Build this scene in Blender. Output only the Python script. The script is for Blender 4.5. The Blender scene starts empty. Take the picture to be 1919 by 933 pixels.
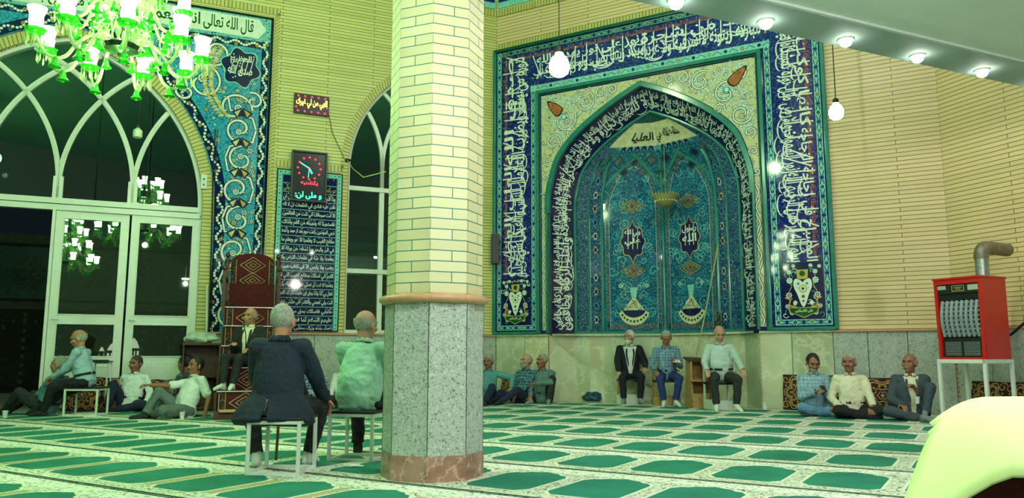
import bpy, bmesh, math, random, unicodedata
from mathutils import Vector as V, Matrix, Euler, geometry, noise
R = math.radians
rnd = random.Random(7)
C = bpy.context.scene.collection
S = bpy.context.scene
# ------------------------------------------------------------------ camera geometry
FPX, HZ, CAMH = 1460.0, 665.0, 0.96
PITCH = math.atan((HZ - 466.5) / FPX)

def ray(x, y):
    a = (x - 959.5) / FPX; b = (466.5 - y) / FPX
    return V((a, math.cos(PITCH) - b*math.sin(PITCH), math.sin(PITCH) + b*math.cos(PITCH)))
def at(x, y, z=0.0):                 # where the sight line through a photo point meets height z
    r = ray(x, y); return r*((z - CAMH)/r.z) + V((0, 0, CAMH))
def atY(x, y, Y):                    # ... or the depth Y
    r = ray(x, y); return r*(Y/r.y) + V((0, 0, CAMH))

class Frame:                         # a wall's own axes: x along it, z up, -y into the room
    def __init__(s, o, ang):
        s.o = V((o[0], o[1], 0)); s.a = R(ang); s.d = V((math.cos(s.a), math.sin(s.a), 0)); s.n = V((-s.d.y, s.d.x, 0))
        s.M = Matrix.Translation(s.o) @ Matrix.Rotation(s.a, 4, 'Z')
    def w(s, u, y, z): return s.o + s.d*u + s.n*y + V((0, 0, z))
    def hit(s, px, py, dep=0.0):
        r = ray(px, py); t = (s.o + s.n*dep).dot(s.n)/r.dot(s.n); q = r*t + V((0, 0, CAMH)) - s.o
        return q.dot(s.d), q.z
LW = Frame((-.35, 17.1), 24)         # door wall, u runs negative to the left
MW = Frame((-.35, 17.1), -30)        # mihrab wall
KW = MW.w(8.726, 0, 0)
RW = Frame(KW, -68)                  # right wall
BELT = 1.385
# ------------------------------------------------------------------ materials
MATS = {}
class NT:
    def __init__(s, name):
        s.m = bpy.data.materials.new(name); s.m.use_nodes = True; s.t = s.m.node_tree; s.t.nodes.clear()
        s.out = s.n('ShaderNodeOutputMaterial'); s.b = s.n('ShaderNodeBsdfPrincipled'); s.l(s.b.outputs[0], s.out.inputs[0])
    def n(s, k, **kw):
        x = s.t.nodes.new(k)
        for a, v in kw.items(): setattr(x, a, v)
        return x
    def l(s, a, b): s.t.links.new(a, b)
    def coord(s, kind='Object', scale=(1, 1, 1), rot=(0, 0, 0)):
        c = s.n('ShaderNodeTexCoord'); m = s.n('ShaderNodeMapping'); m.inputs['Scale'].default_value = scale; m.inputs['Rotation'].default_value = rot
        s.l(c.outputs[kind], m.inputs[0]); return m.outputs[0]
    def ramp(s, fac, stops, interp='LINEAR'):
        r = s.n('ShaderNodeValToRGB'); e = r.color_ramp; e.interpolation = interp
        while len(e.elements) < len(stops): e.elements.new(.5)
        for el, (p, c) in zip(e.elements, stops): el.position = p; el.color = (*c[:3], 1)
        s.l(fac, r.inputs[0]); return r.outputs[0]
    def math(s, op, a, b=None, c=None):
        m = s.n('ShaderNodeMath', operation=op)
        for i, v in enumerate((a, b, c)):
            if v is None: continue
            if hasattr(v, 'links'): s.l(v, m.inputs[i])
            else: m.inputs[i].default_value = v
        return m.outputs[0]
    def mix(s, f, a, b, blend='MIX'):
        m = s.n('ShaderNodeMix', data_type='RGBA', blend_type=blend)
        for k, v in ((0, f), (6, a), (7, b)):
            if hasattr(v, 'links'): s.l(v, m.inputs[k])
            else: m.inputs[k].default_value = v if k == 0 else (*v[:3], 1)
        return m.outputs[2]
    def noise(s, vec, scale, detail=3, rough=.5):
        x = s.n('ShaderNodeTexNoise'); x.inputs['Scale'].default_value = scale; x.inputs['Detail'].default_value = detail; x.inputs['Roughness'].default_value = rough
        s.l(vec, x.inputs['Vector']); return x.outputs[0]
    def vor(s, vec, scale, feature='F1', out=0, rand=1):
        x = s.n('ShaderNodeTexVoronoi', feature=feature); x.inputs['Scale'].default_value = scale; x.inputs['Randomness'].default_value = rand
        s.l(vec, x.inputs['Vector']); return x.outputs[out]
    def bump(s, h, dist, strength=1):
        x = s.n('ShaderNodeBump'); x.inputs['Distance'].default_value = dist; x.inputs['Strength'].default_value = strength
        s.l(h, x.inputs['Height']); s.l(x.outputs[0], s.b.inputs['Normal'])
    def set(s, col=None, rough=None, **kw):
        if col is not None:
            if hasattr(col, 'links'): s.l(col, s.b.inputs['Base Color'])
            else: s.b.inputs['Base Color'].default_value = (*col[:3], 1)
        if rough is not None:
            if hasattr(rough, 'links'): s.l(rough, s.b.inputs['Roughness'])
            else: s.b.inputs['Roughness'].default_value = rough
        for k, v in kw.items(): s.b.inputs[k.replace('_', ' ')].default_value = v
        return s.m
def lin(r, g, b):                    # sRGB 0-255 -> linear
    return tuple(((c/255)/12.92 if c/255 <= .04045 else ((c/255+.055)/1.055)**2.4) for c in (r, g, b))
def pm(name, rgb, rough=.5, var=.12, nscale=9, bump=0, bscale=60, **kw):   # plain material, gently mottled
    if name in MATS: return MATS[name]
    n = NT(name); v = n.coord(); f = n.noise(v, nscale, 4)
    c = lin(*rgb); lo = tuple(x*(1-var) for x in c); hi = tuple(min(1, x*(1+var)) for x in c)
    n.set(n.ramp(f, [(.3, lo), (.7, hi)]), rough, **kw)
    if bump: n.bump(n.noise(v, bscale, 3), bump)
    MATS[name] = n.m; return n.m
def em(name, rgb, strength):
    if name in MATS: return MATS[name]
    n = NT(name); n.set(lin(*rgb), .4); n.b.inputs['Emission Color'].default_value = (*lin(*rgb), 1); n.b.inputs['Emission Strength'].default_value = strength
    n.m.cycles.emission_sampling = 'NONE'; MATS[name] = n.m; return n.m
def brick_mat(name, bricks, mortar, rowh=.07, width=.3, mort=.006, uv=False, stack=False, rough=.42):
    n = NT(name)
    if uv: c = n.coord('UV')
    else:
        tc = n.n('ShaderNodeTexCoord'); sp = n.n('ShaderNodeSeparateXYZ'); n.l(tc.outputs['Object'], sp.inputs[0])
        cb = n.n('ShaderNodeCombineXYZ'); n.l(sp.outputs[0], cb.inputs[0]); n.l(sp.outputs[2], cb.inputs[1]); c = cb.outputs[0]
    b = n.n('ShaderNodeTexBrick'); n.l(c, b.inputs['Vector']); b.inputs['Scale'].default_value = 1
    b.inputs['Mortar Size'].default_value = mort; b.inputs['Mortar Smooth'].default_value = .15; b.inputs['Bias'].default_value = 0
    b.inputs['Brick Width'].default_value = width; b.inputs['Row Height'].default_value = rowh
    if stack: b.offset = 0
    b.inputs['Color1'].default_value = (*lin(*bricks[0]), 1); b.inputs['Color2'].default_value = (*lin(*bricks[1]), 1); b.inputs['Mortar'].default_value = (*lin(*mortar), 1)
    nz = n.noise(c, 3, 5); col = n.mix(.25, b.outputs[0], n.ramp(nz, [(.3, lin(*bricks[0])), (.7, lin(*bricks[1]))]), 'MULTIPLY')
    col = n.mix(.25, b.outputs[0], col)
    n.set(col, rough)
    h = n.math('ADD', n.math('MULTIPLY', b.outputs[1], -1), n.math('MULTIPLY', n.noise(c, 40, 3), .25)); n.bump(h, .006)
    MATS[name] = n.m; return n.m
def granite(name, a, b, c, scale=140, rough=.25):
    n = NT(name); v = n.coord(); k = n.noise(v, scale, 4, .7); k2 = n.noise(v, scale*.35, 3, .6)
    col = n.ramp(n.math('ADD', n.math('MULTIPLY', k, .7), n.math('MULTIPLY', k2, .3)), [(.40, lin(*a)), (.47, lin(*b)), (.56, lin(*b)), (.62, lin(*c))])
    n.set(col, rough); MATS[name] = n.m; return n.m
def marble(name, base, vein, dark, scale=1.4, rough=.16):
    n = NT(name); v = n.coord(); w = n.noise(v, scale, 6, .62)
    q = n.math('ABSOLUTE', n.math('SUBTRACT', w, .5)); big = n.noise(v, scale*.8, 3)
    col = n.mix(n.ramp(big, [(.4, (0, 0, 0)), (.62, (1, 1, 1))]), lin(*base), lin(*dark))
    col = n.mix(n.ramp(q, [(0, (.75, .75, .75)), (.03, (0, 0, 0))]), col, lin(*vein))
    n.set(col, rough); MATS[name] = n.m; return n.m
def arab(name, bg, mid, hi, scale=14, rough=.05, plane='xz', extra=None):
    # a fine glazed arabesque: rings and petals of small flowers joined by tendrils
    n = NT(name); tc = n.n('ShaderNodeTexCoord'); sp = n.n('ShaderNodeSeparateXYZ'); n.l(tc.outputs['Object'], sp.inputs[0])
    cb = n.n('ShaderNodeCombineXYZ'); n.l(sp.outputs[0], cb.inputs[0]); n.l(sp.outputs[2], cb.inputs[1]); n.l(sp.outputs[1], cb.inputs[2]); c = cb.outputs[0]
    d = n.vor(c, scale, rand=.75)
    rings = n.math('SINE', n.math('MULTIPLY', d, 26))
    w = n.noise(c, scale*.55, 2); t = n.math('ABSOLUTE', n.math('SUBTRACT', n.math('FRACT', n.math('MULTIPLY', w, 7)), .5))
    col = n.mix(n.ramp(rings, [(.1, (0, 0, 0)), (.35, (1, 1, 1))]), lin(*bg), lin(*mid))
    col = n.mix(n.ramp(t, [(.0, (1, 1, 1)), (.09, (0, 0, 0))], 'CONSTANT'), col, lin(*hi))
    col = n.mix(n.ramp(d, [(0, (1, 1, 1)), (.16, (0, 0, 0))], 'CONSTANT'), col, lin(*(extra or hi)))
    n.set(col, rough); MATS[name] = n.m; return n.m
# ------------------------------------------------------------------ objects
def props(o, label=None, cat=None, group=None, kind=None):
    for k, v in (('label', label), ('category', cat), ('group', group), ('kind', kind)):
        if v: o[k] = v
    return o
def thing(name, label, cat, loc=(0, 0, 0), rz=0, group=None, M=None):
    o = bpy.data.objects.new(name, None); C.objects.link(o); o.empty_display_size = .1
    if M is not None: o.matrix_world = M
    else: o.location = loc; o.rotation_euler = (0, 0, rz)
    return props(o, label, cat, group)
def link(name, me, parent=None, M=None):
    o = bpy.data.objects.new(name, me); C.objects.link(o)
    if parent is not None: o.parent = parent
    if M is not None: o.matrix_local = M
    return o
def copy_tree(o, parent=None):
    c = o.copy(); C.objects.link(c)
    if parent is not None: c.parent = parent
    for ch in list(o.children): copy_tree(ch, c)
    return c
class MB:
    def __init__(s): s.v = []; s.f = []; s.m = []; s.uv = None; s.mats = []; s.T = Matrix.Identity(4)
    def mi(s, m):
        if m is None: return 0
        if m not in s.mats: s.mats.append(m)
        return s.mats.index(m)
    def add(s, vs, fs, m=None):
        k = len(s.v); s.v += [s.T @ V(p) for p in vs]; i = s.mi(m)
        for f in fs: s.f.append([k+j for j in f]); s.m.append(i)
        return s
    def box(s, c, d, m=None, rot=None, taper=1.0):
        x, y, z = d[0]/2, d[1]/2, d[2]/2; M = Matrix.Translation(V(c)) @ (Euler(rot).to_matrix().to_4x4() if rot else Matrix.Identity(4))
        vs = [M @ V((a*x*(taper if e > 0 else 1), b*y*(taper if e > 0 else 1), e*z)) for e in (-1, 1) for a, b in ((-1, -1), (1, -1), (1, 1), (-1, 1))]
        return s.add(vs, [(3, 2, 1, 0), (4, 5, 6, 7), (0, 1, 5, 4), (1, 2, 6, 5), (2, 3, 7, 6), (3, 0, 4, 7)], m)
    def tube(s, pts, r, m=None, seg=8, cap=True):
        pts = [V(p) for p in pts]; n = len(pts); rr = r if isinstance(r, (list, tuple)) else [r]*n
        vs = []; fs = []; up = None
        for i, p in enumerate(pts):
            t = (pts[min(i+1, n-1)] - pts[max(i-1, 0)])
            t = t.normalized() if t.length > 1e-9 else V((0, 0, 1))
            if up is None:
                up = V((0, 0, 1)) if abs(t.z) < .9 else V((1, 0, 0))
            a = (up - t*up.dot(t)).normalized(); b = t.cross(a); up = a
            for k in range(seg):
                q = 2*math.pi*k/seg; vs.append(p + (a*math.cos(q) + b*math.sin(q))*rr[i])
        for i in range(n-1):
            for k in range(seg):
                j = (k+1) % seg; fs.append((i*seg+k, i*seg+j, (i+1)*seg+j, (i+1)*seg+k))
        if cap: fs.append(tuple(range(seg-1, -1, -1))); fs.append(tuple((n-1)*seg+k for k in range(seg)))
        return s.add(vs, fs, m)
    def lathe(s, prof, c=(0, 0, 0), m=None, seg=20, wave=None):
        c = V(c); vs = []; fs = []
        for (r, z) in prof:
            for k in range(seg):
                q = 2*math.pi*k/seg; w = 1 if not wave else 1+wave*math.cos(q*seg/2)
                vs.append(c + V((r*w*math.cos(q), r*w*math.sin(q), z)))
        for i in range(len(prof)-1):
            for k in range(seg):
                j = (k+1) % seg; fs.append((i*seg+k, i*seg+j, (i+1)*seg+j, (i+1)*seg+k))
        return s.add(vs, fs, m)
    def ball(s, c, r, m=None, seg=12, rings=8, rot=None):
        r = r if isinstance(r, (tuple, list)) else (r, r, r); Q = rot.to_3x3() if isinstance(rot, Matrix) else Euler(rot).to_matrix() if rot else Matrix.Identity(3)
        c = V(c); vs = [c + Q @ V((0, 0, -r[2]))]; fs = []
        for i in range(1, rings):
            p = math.pi*i/rings - math.pi/2
            for k in range(seg):
                q = 2*math.pi*k/seg; vs.append(c + Q @ V((r[0]*math.cos(p)*math.cos(q), r[1]*math.cos(p)*math.sin(q), r[2]*math.sin(p))))
        vs.append(c + Q @ V((0, 0, r[2]))); L = len(vs)-1
        for k in range(seg):
            j = (k+1) % seg; fs.append((0, 1+j, 1+k)); fs.append((L, L-seg+k, L-seg+j))
            for i in range(rings-2): fs.append((1+i*seg+k, 1+i*seg+j, 1+(i+1)*seg+j, 1+(i+1)*seg+k))
        return s.add(vs, fs, m)
    def slab(s, outer, y0, y1, m=None, holes=(), side=None, back=True):
        # a plate in the xz plane, cut by holes, from depth y0 (front) to y1
        loops = [list(outer)] + [list(h) for h in holes]; flat = [V((p[0], p[1], 0)) for l in loops for p in l]
        tris = geometry.tessellate_polygon([[V((p[0], p[1], 0)) for p in l] for l in loops])
        vs = [(p.x, y0, p.y) for p in flat]; fs = []
        for t in tris:
            a, b, c = (flat[i] for i in t)
            fs.append(t if (b-a).cross(c-a).z > 0 else t[::-1])
        s.add(vs, fs, m)
        if back: s.add([(p.x, y1, p.y) for p in flat], [f[::-1] for f in fs], m)
        if y1 != y0:
            for l in loops:
                n = len(l); s.add([(p[0], y0, p[1]) for p in l] + [(p[0], y1, p[1]) for p in l], [(i, (i+1) % n, n+(i+1) % n, n+i) for i in range(n)], side or m)
        return s
    def build(s, name, mats=None, parent=None, off=None, M=None, smooth=False, bevel=0, angle=35):
        me = bpy.data.meshes.new(name); o = V(off) if off else V((0, 0, 0))
        me.from_pydata([p - o for p in s.v], [], s.f)
        ml = s.mats if s.mats else ([mats] if not isinstance(mats, (list, tuple)) else list(mats))
        if s.mats and mats is not None: ml = s.mats
        for x in ml: me.materials.append(x)
        me.polygons.foreach_set('material_index', s.m)
        me.update()
        ob = link(name, me, parent, M)
        bm = bmesh.new(); bm.from_mesh(me); bmesh.ops.recalc_face_normals(bm, faces=bm.faces) if not getattr(s, 'keep', False) else None; bm.to_mesh(me); bm.free()
        if smooth:
            me.shade_smooth()
            try: me.set_sharp_from_angle(angle=R(angle))
            except Exception: pass
        if bevel:
            b = ob.modifiers.new('bevel', 'BEVEL'); b.width = bevel; b.segments = 2; b.limit_method = 'ANGLE'
        return ob
# ------------------------------------------------------------------ arabic lettering
AF = {}
for _cp in list(range(0xFB50, 0xFE00)) + list(range(0xFE70, 0xFEFD)):
    _d = unicodedata.decomposition(chr(_cp)).split()
    if len(_d) >= 2 and _d[0] in ('<isolated>', '<initial>', '<medial>', '<final>'):
        AF.setdefault(''.join(chr(int(q, 16)) for q in _d[1:]), {}).setdefault(_d[0][1:-1], chr(_cp))
def shape(s):
    s = ''.join(c for c in s if not (0x64B <= ord(c) <= 0x65F or ord(c) == 0x640)); out = []; i = 0
    def dual(c): return c in AF and 'initial' in AF[c]
    prev = False
    while i < len(s):
        c = s[i]; w = 1
        if c == '\u0644' and i+1 < len(s) and s[i:i+2] in AF and s[i+1] in '\u0627\u0622\u0623\u0625': c = s[i:i+2]; w = 2
        if c not in AF: out.append(c); prev = False; i += 1; continue
        nx = s[i+w] if i+w < len(s) else ' '
        canj = nx in AF and ('final' in AF[nx]); d = w == 1 and dual(c)
        f = AF[c]; k = ('medial' if canj else 'final') if (prev and d) else ('final' if prev else ('initial' if d and canj else 'isolated'))
        out.append(f.get(k) or f.get('isolated') or c); prev = d and canj; i += w
    return ''.join(reversed(out))
_tc = {}
def glyphs(txt, arabic=True):        # filled outline of a line of writing as triangles
    key = (txt, arabic)
    if key in _tc: return _tc[key]
    cu = bpy.data.curves.new('lettering', 'FONT'); cu.body = shape(txt) if arabic else txt; cu.resolution_u = 2; cu.offset = .020
    o = bpy.data.objects.new('lettering', cu); C.objects.link(o)
    me = o.evaluated_get(bpy.context.evaluated_depsgraph_get()).to_mesh()
    vs = [(p.co.x, p.co.y) for p in me.vertices]; fs = [tuple(p.vertices) for p in me.polygons]
    bpy.data.objects.remove(o); bpy.data.curves.remove(cu)
    x0 = min(p[0] for p in vs); x1 = max(p[0] for p in vs); y0 = min(p[1] for p in vs); y1 = max(p[1] for p in vs)
    _tc[key] = ([((p[0]-x0)/(x1-x0), (p[1]-y0)/(y1-y0)) for p in vs], fs, (x1-x0)/(y1-y0)); return _tc[key]
# ------------------------------------------------------------------ tile painting: thin inlaid tile pieces laid in layers
class Canvas:
    LAY = .0012
    def __init__(s, fn=None): s.b = MB(); s.b.keep = True; s.fn = fn or (lambda x, y, l: V((x, -l, y)))
    def tri(s, pts, faces, m, lay): s.b.add([s.fn(x, y, lay*s.LAY) for x, y in pts], faces, m)
    def poly(s, pts, m, lay=1):
        n = len(pts)
        if n <= 4: s.tri(pts, [tuple(range(n))], m, lay)
        else:
            t = geometry.tessellate_polygon([[V((p[0], p[1], 0)) for p in pts]]); s.tri(pts, t, m, lay)
    def rect(s, x0, y0, x1, y1, m, lay=1, nx=1, ny=1):
        vs = [(x0+(x1-x0)*i/nx, y0+(y1-y0)*j/ny) for j in range(ny+1) for i in range(nx+1)]
        s.tri(vs, [(j*(nx+1)+i, j*(nx+1)+i+1, (j+1)*(nx+1)+i+1, (j+1)*(nx+1)+i) for j in range(ny) for i in range(nx)], m, lay)
    def disc(s, x, y, r, m, lay=2, n=8, star=0, rot=0, ry=None):
        ry = ry or r
        s.poly_fan([(x+r*(1-star*(k % 2))*math.cos(rot+2*math.pi*k/n), y+ry*(1-star*(k % 2))*math.sin(rot+2*math.pi*k/n)) for k in range(n)], (x, y), m, lay)
    def poly_fan(s, pts, c, m, lay):
        n = len(pts); s.tri(list(pts)+[c], [(k, (k+1) % n, n) for k in range(n)], m, lay)
    def ribbon(s, pts, w, m, lay=2, taper=False):
        n = len(pts)
        if n < 2: return
        L = []; 
        for i, p in enumerate(pts):
            a = pts[max(0, i-1)]; b = pts[min(n-1, i+1)]; dx, dy = b[0]-a[0], b[1]-a[1]; d = math.hypot(dx, dy) or 1
            ww = w/2*((1-.8*abs(2*i/(n-1)-1)**2) if taper == 2 else (1-.85*i/(n-1)) if taper else 1)
            L.append((p[0]-dy/d*ww, p[1]+dx/d*ww)); L.append((p[0]+dy/d*ww, p[1]-dx/d*ww))
        s.tri(L, [(2*i, 2*i+1, 2*i+3, 2*i+2) for i in range(n-1)], m, lay)
    def line(s, pts, w, m, edge=None, lay=2, ew=1.7, **k):
        if edge: s.ribbon(pts, w*ew, edge, lay, **k)
        s.ribbon(pts, w, m, lay+.5, **k)
    def frame(s, x0, y0, x1, y1, w, m, lay=2):
        for a in ((x0, y0, x1, y0+w), (x0, y1-w, x1, y1), (x0, y0+w, x0+w, y1-w), (x1-w, y0+w, x1, y1-w)): s.rect(*a, m, lay)
    def text(s, txt, x, y, w, h, m, lay=3, ang=0, arabic=True):   # text in a box of w x h whose lower left corner is at x,y (turned by ang)
        vs, fs, asp = glyphs(txt, arabic); ca, sa = math.cos(R(ang)), math.sin(R(ang))
        s.tri([(x+ca*a*w-sa*b*h, y+sa*a*w+ca*b*h) for a, b in vs], fs, m, lay)
    def thuluth(s, texts, x, y, L, H, m, lay=3, ang=0, seed=1, density=1.0):
        # two interlaced lines of script with tall drawn-up letters, as on the great band
        r = random.Random(seed); ca, sa = math.cos(R(ang)), math.sin(R(ang)); T = lambda a, b: (x+ca*a-sa*b, y+sa*a+ca*b)
        lo, hi = texts
        n = len(lo)
        for i, t in enumerate(lo):
            px, py = T(L*i/n+.01, H*.03); s.text(t, px, py, L/n-.02, H*.62, m, lay, ang)
        n = len(hi)
        for i, t in enumerate(hi):
            px, py = T(L*i/n+.02, H*.50); s.text(t, px, py, L/n-.03, H*.42, m, lay+.4, ang)
        k = int(L/H*3.2*density)
        for i in range(k):
            a = (i+.5+r.uniform(-.3, .3))*L/k; sl = r.choice((0, 0, 0, .02, .3, -.3))*H
            b0 = H*r.uniform(.1, .35); b1 = H*r.uniform(.86, .99)
            s.ribbon([T(a, b0), T(a+sl*.5, (b0+b1)/2), T(a+sl+.004, b1)], H*.034, m, lay+.2)
            if r.random() < .6: s.ribbon([T(a, b0), T(a-H*.09, b0-H*.02), T(a-H*.15, b0+H*.05)], H*.03, m, lay+.2)
        for i in range(int(L/H*4.5*density)):      # deep bowls and long sweeping tails
            a, b = r.uniform(.1*H, L-.25*H), r.uniform(.12, .72)*H; q = r.uniform(.10, .22)*H; fl = r.choice((1, 1, -1))
            pts = [T(a+q*1.5*math.cos(R(t))*fl, b+q*(.8*math.sin(R(t))+(.25 if t > 330 else 0))) for t in range(185, 365, 20)]; s.ribbon(pts, H*.036, m, lay+.25, taper=2)
        for i in range(int(L/H*14*density)):
            a, b = r.uniform(0, L-.03), r.uniform(.08, .9)*H; q = r.uniform(.03, .06)*H
            if r.random() < .5: s.ribbon([T(a, b), T(a+q, b+q*.7)], H*.016, m, lay+.3)
            else: p = T(a, b); s.disc(p[0], p[1], H*.014, m, lay+.3, 4)
    def spiral(s, x, y, r0, a0, turns, w, m, edge, lay, dirn=1, leaf=None, flower=None):
        pts = []; n = int(26*abs(turns))+6
        for i in range(n+1):
            t = i/n; rr = r0*(1-.78*t); a = a0+dirn*turns*2*math.pi*t; pts.append((x+rr*math.cos(a), y+rr*math.sin(a)))
        s.line(pts, w, m, edge, lay)
        if leaf:
            for i in range(4, n, 7):
                p = pts[i]; a = a0+dirn*turns*2*math.pi*i/n; o = 1 if (i//7) % 2 else -1; q = r0*.26
                tip = (p[0]+math.cos(a+.6*dirn)*q*o, p[1]+math.sin(a+.6*dirn)*q*o)
                mx, my = (p[0]+tip[0])/2, (p[1]+tip[1])/2; nx, ny = -(tip[1]-p[1])*.35, (tip[0]-p[0])*.35
                s.poly([p, (mx+nx, my+ny), tip, (mx-nx, my-ny)], edge or leaf, lay+.6); 
                s.poly([(p[0]*.8+mx*.2, p[1]*.8+my*.2), (mx+nx*.6, my+ny*.6), (tip[0]*.8+mx*.2, tip[1]*.8+my*.2), (mx-nx*.6, my-ny*.6)], leaf, lay+.9)
        if flower:
            e = pts[-1]; s.flower(e[0], e[1], r0*.25, flower, lay+1)
        return pts
    def flower(s, x, y, r, cols, lay=4, n=10):
        s.disc(x, y, r*1.18, cols[-1], lay, n*2, .22); s.disc(x, y, r, cols[0], lay+.2, n*2, .3); s.disc(x, y, r*.55, cols[1], lay+.4, 8); s.disc(x, y, r*.25, cols[0], lay+.6, 6)
    def build(s, name, parent=None, off=None, M=None): return s.b.build(name, True, parent, off, M)
def arcpts(cx, cy, r, a0, a1, n=24): return [(cx+r*math.cos(R(a0+(a1-a0)*i/n)), cy+r*math.sin(R(a0+(a1-a0)*i/n))) for i in range(n+1)]
def catmull(P, n=6):
    o = []; Q = [P[0]]+list(P)+[P[-1]]
    for i in range(1, len(Q)-2):
        for k in range(n):
            t = k/n; o.append(tuple(.5*((2*Q[i][j])+(-Q[i-1][j]+Q[i+1][j])*t+(2*Q[i-1][j]-5*Q[i][j]+4*Q[i+1][j]-Q[i+2][j])*t*t+(-Q[i-1][j]+3*Q[i][j]-3*Q[i+1][j]+Q[i+2][j])*t**3) for j in range(len(P[0]))))
    o.append(tuple(P[-1])); return o
# ================================================================== the hall
BR_L = brick_mat('brick_left', ((218, 214, 142), (204, 200, 126)), (104, 98, 56), .0665, 1.9, .0055)
BR_M = brick_mat('brick_mihrab', ((228, 204, 156), (218, 194, 144)), (112, 78, 48), .0735, 2.3, .005)
BR_V = brick_mat('brick_soldier', ((205, 198, 122), (192, 186, 108)), (110, 104, 62), .072, 5, .008, uv=True, stack=True)
BR_C = brick_mat('brick_column', ((224, 218, 176), (210, 204, 160)), (56, 124, 112), .0845, .36, .0042, uv=True)
GRAN = granite('granite_grey', (104, 112, 106), (178, 188, 180), (220, 226, 220), 75)
GRANF = granite('granite_wall', (128, 138, 130), (172, 182, 172), (198, 206, 196), 42)
ONYX = marble('onyx', (206, 212, 180), (224, 226, 200), (190, 186, 148), 1.1)
ONYX2 = marble('onyx_green', (192, 206, 178), (214, 220, 196), (176, 182, 148), 1.6)
PINK = marble('plinth_marble', (178, 140, 122), (212, 182, 164), (150, 108, 92), 5)
RING = pm('moulding_stone', (196, 148, 112), .35, .1, 20)
WHITE = pm('white_paint', (214, 222, 214), .35, .03)
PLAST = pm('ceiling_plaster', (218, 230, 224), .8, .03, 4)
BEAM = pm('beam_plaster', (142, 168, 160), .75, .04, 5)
HALL = pm('hall_plaster', (120, 128, 110), .8, .05); HALLC = pm('hall_ceiling_green', (104, 176, 128), .8, .05)
DARK = pm('dark_joint', (46, 52, 44), .7)
TEALT = pm('teal_tile', (44, 122, 112), .16, .15, 6)
TEALD = pm('teal_tile_dark', (20, 78, 76), .2, .15, 6)

def glass_mat():
    n = NT('window_glass'); n.t.nodes.remove(n.b)
    g = n.n('ShaderNodeBsdfGlossy'); g.inputs['Roughness'].default_value = .012; g.inputs[0].default_value = (.9, 1, .95, 1)
    t = n.n('ShaderNodeBsdfTransparent'); t.inputs[0].default_value = (.75, .9, .82, 1)
    f = n.n('ShaderNodeFresnel'); f.inputs[0].default_value = 1.9; m = n.n('ShaderNodeMixShader')
    n.l(f.outputs[0], m.inputs[0]); n.l(t.outputs[0], m.inputs[1]); n.l(g.outputs[0], m.inputs[2]); n.l(m.outputs[0], n.out.inputs[0]); return n.m
GLASS = glass_mat()
def struct(name, b, mats=None, M=None, **k):
    o = b.build(name, mats, None, M=M, **k); o['kind'] = 'structure'; return o

# --- openings
WU = -8.51                                             # centre of the great window
def pointed(c, hw, z0, zs, R_, n=22, off=0.0):         # outline of a pointed arch opening, clockwise from lower right
    cr = hw - R_; a1 = math.acos(min(1, (-cr)/(R_+off))) if cr < 0 else math.pi/2
    right = [(c+cr+(R_+off)*math.cos(a1*i/n), zs+(R_+off)*math.sin(a1*i/n)) for i in range(n+1)]
    left = [(2*c-x, z) for x, z in reversed(right[:-1])]
    return [(c+hw+off, z0)] + right + left + [(c-hw-off, z0)]
great = pointed(WU, 2.42, -.02, 3.72, 3.12)
small = pointed(-2.22, 1.10, 1.385, 4.77, 2.62)
AP = catmull([(2.145, 3.95), (2.135, 4.35), (2.02, 4.82), (1.84, 5.22), (1.38, 5.68), (.66, 6.14), (0, 6.45)], 5)   # mihrab arch, half
def arch_u(c, half, z0, sc=1.0, zsc=1.0, zs=3.95):
    r = [(c+x*sc, zs+(z-zs)*zsc) for x, z in half]
    return [(c+half[0][0]*sc, z0)] + r + [(2*c-x, z) for x, z in reversed(r[:-1])] + [(c-half[0][0]*sc, z0)]
MC = 3.465
b = MB(); b.slab([(-20, -.3), (0.0, -.3), (0.0, 11), (-20, 11)], 0, .35, BR_L, [great, small]); struct('wall_left', b, M=LW.M)
b = MB(); b.slab([(0, -.3), (8.73, -.3), (8.73, 11), (0, 11)], 0, .3, BR_M, [arch_u(MC, AP, -.02)]); struct('wall_mihrab', b, M=MW.M)
b = MB(); b.slab([(0, -.3), (15, -.3), (15, 11), (0, 11)], 0, .3, BR_M); struct('wall_right', b, M=RW.M)
def wall_seg(name, p, q, m):
    p, q = V((*p, 0)), V((*q, 0)); d = q-p; b = MB()
    b.box((d.length/2, .15, 5.35), (d.length, .3, 11.3), m); struct(name, b, M=Matrix.Translation(p) @ Matrix.Rotation(math.atan2(d.y, d.x), 4, 'Z'))
e1 = RW.w(14.8, 0, 0); e0 = LW.w(-19.8, 0, 0)
wall_seg('wall_back', (e1.x, e1.y), (9, -13), HALL); wall_seg('wall_back_2', (9, -13), (-17, -13), HALL); wall_seg('wall_far_left', (-17, -13), (e0.x, e0.y), HALL)
b = MB(); b.box((-3, 2, -.15), (34, 36, .3), pm('floor_stone', (120, 128, 112), .5)); struct('floor', b)
b = MB(); b.box((-3, 3, 11.15), (34, 36, .3), HALLC); struct('ceiling', b)
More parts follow.
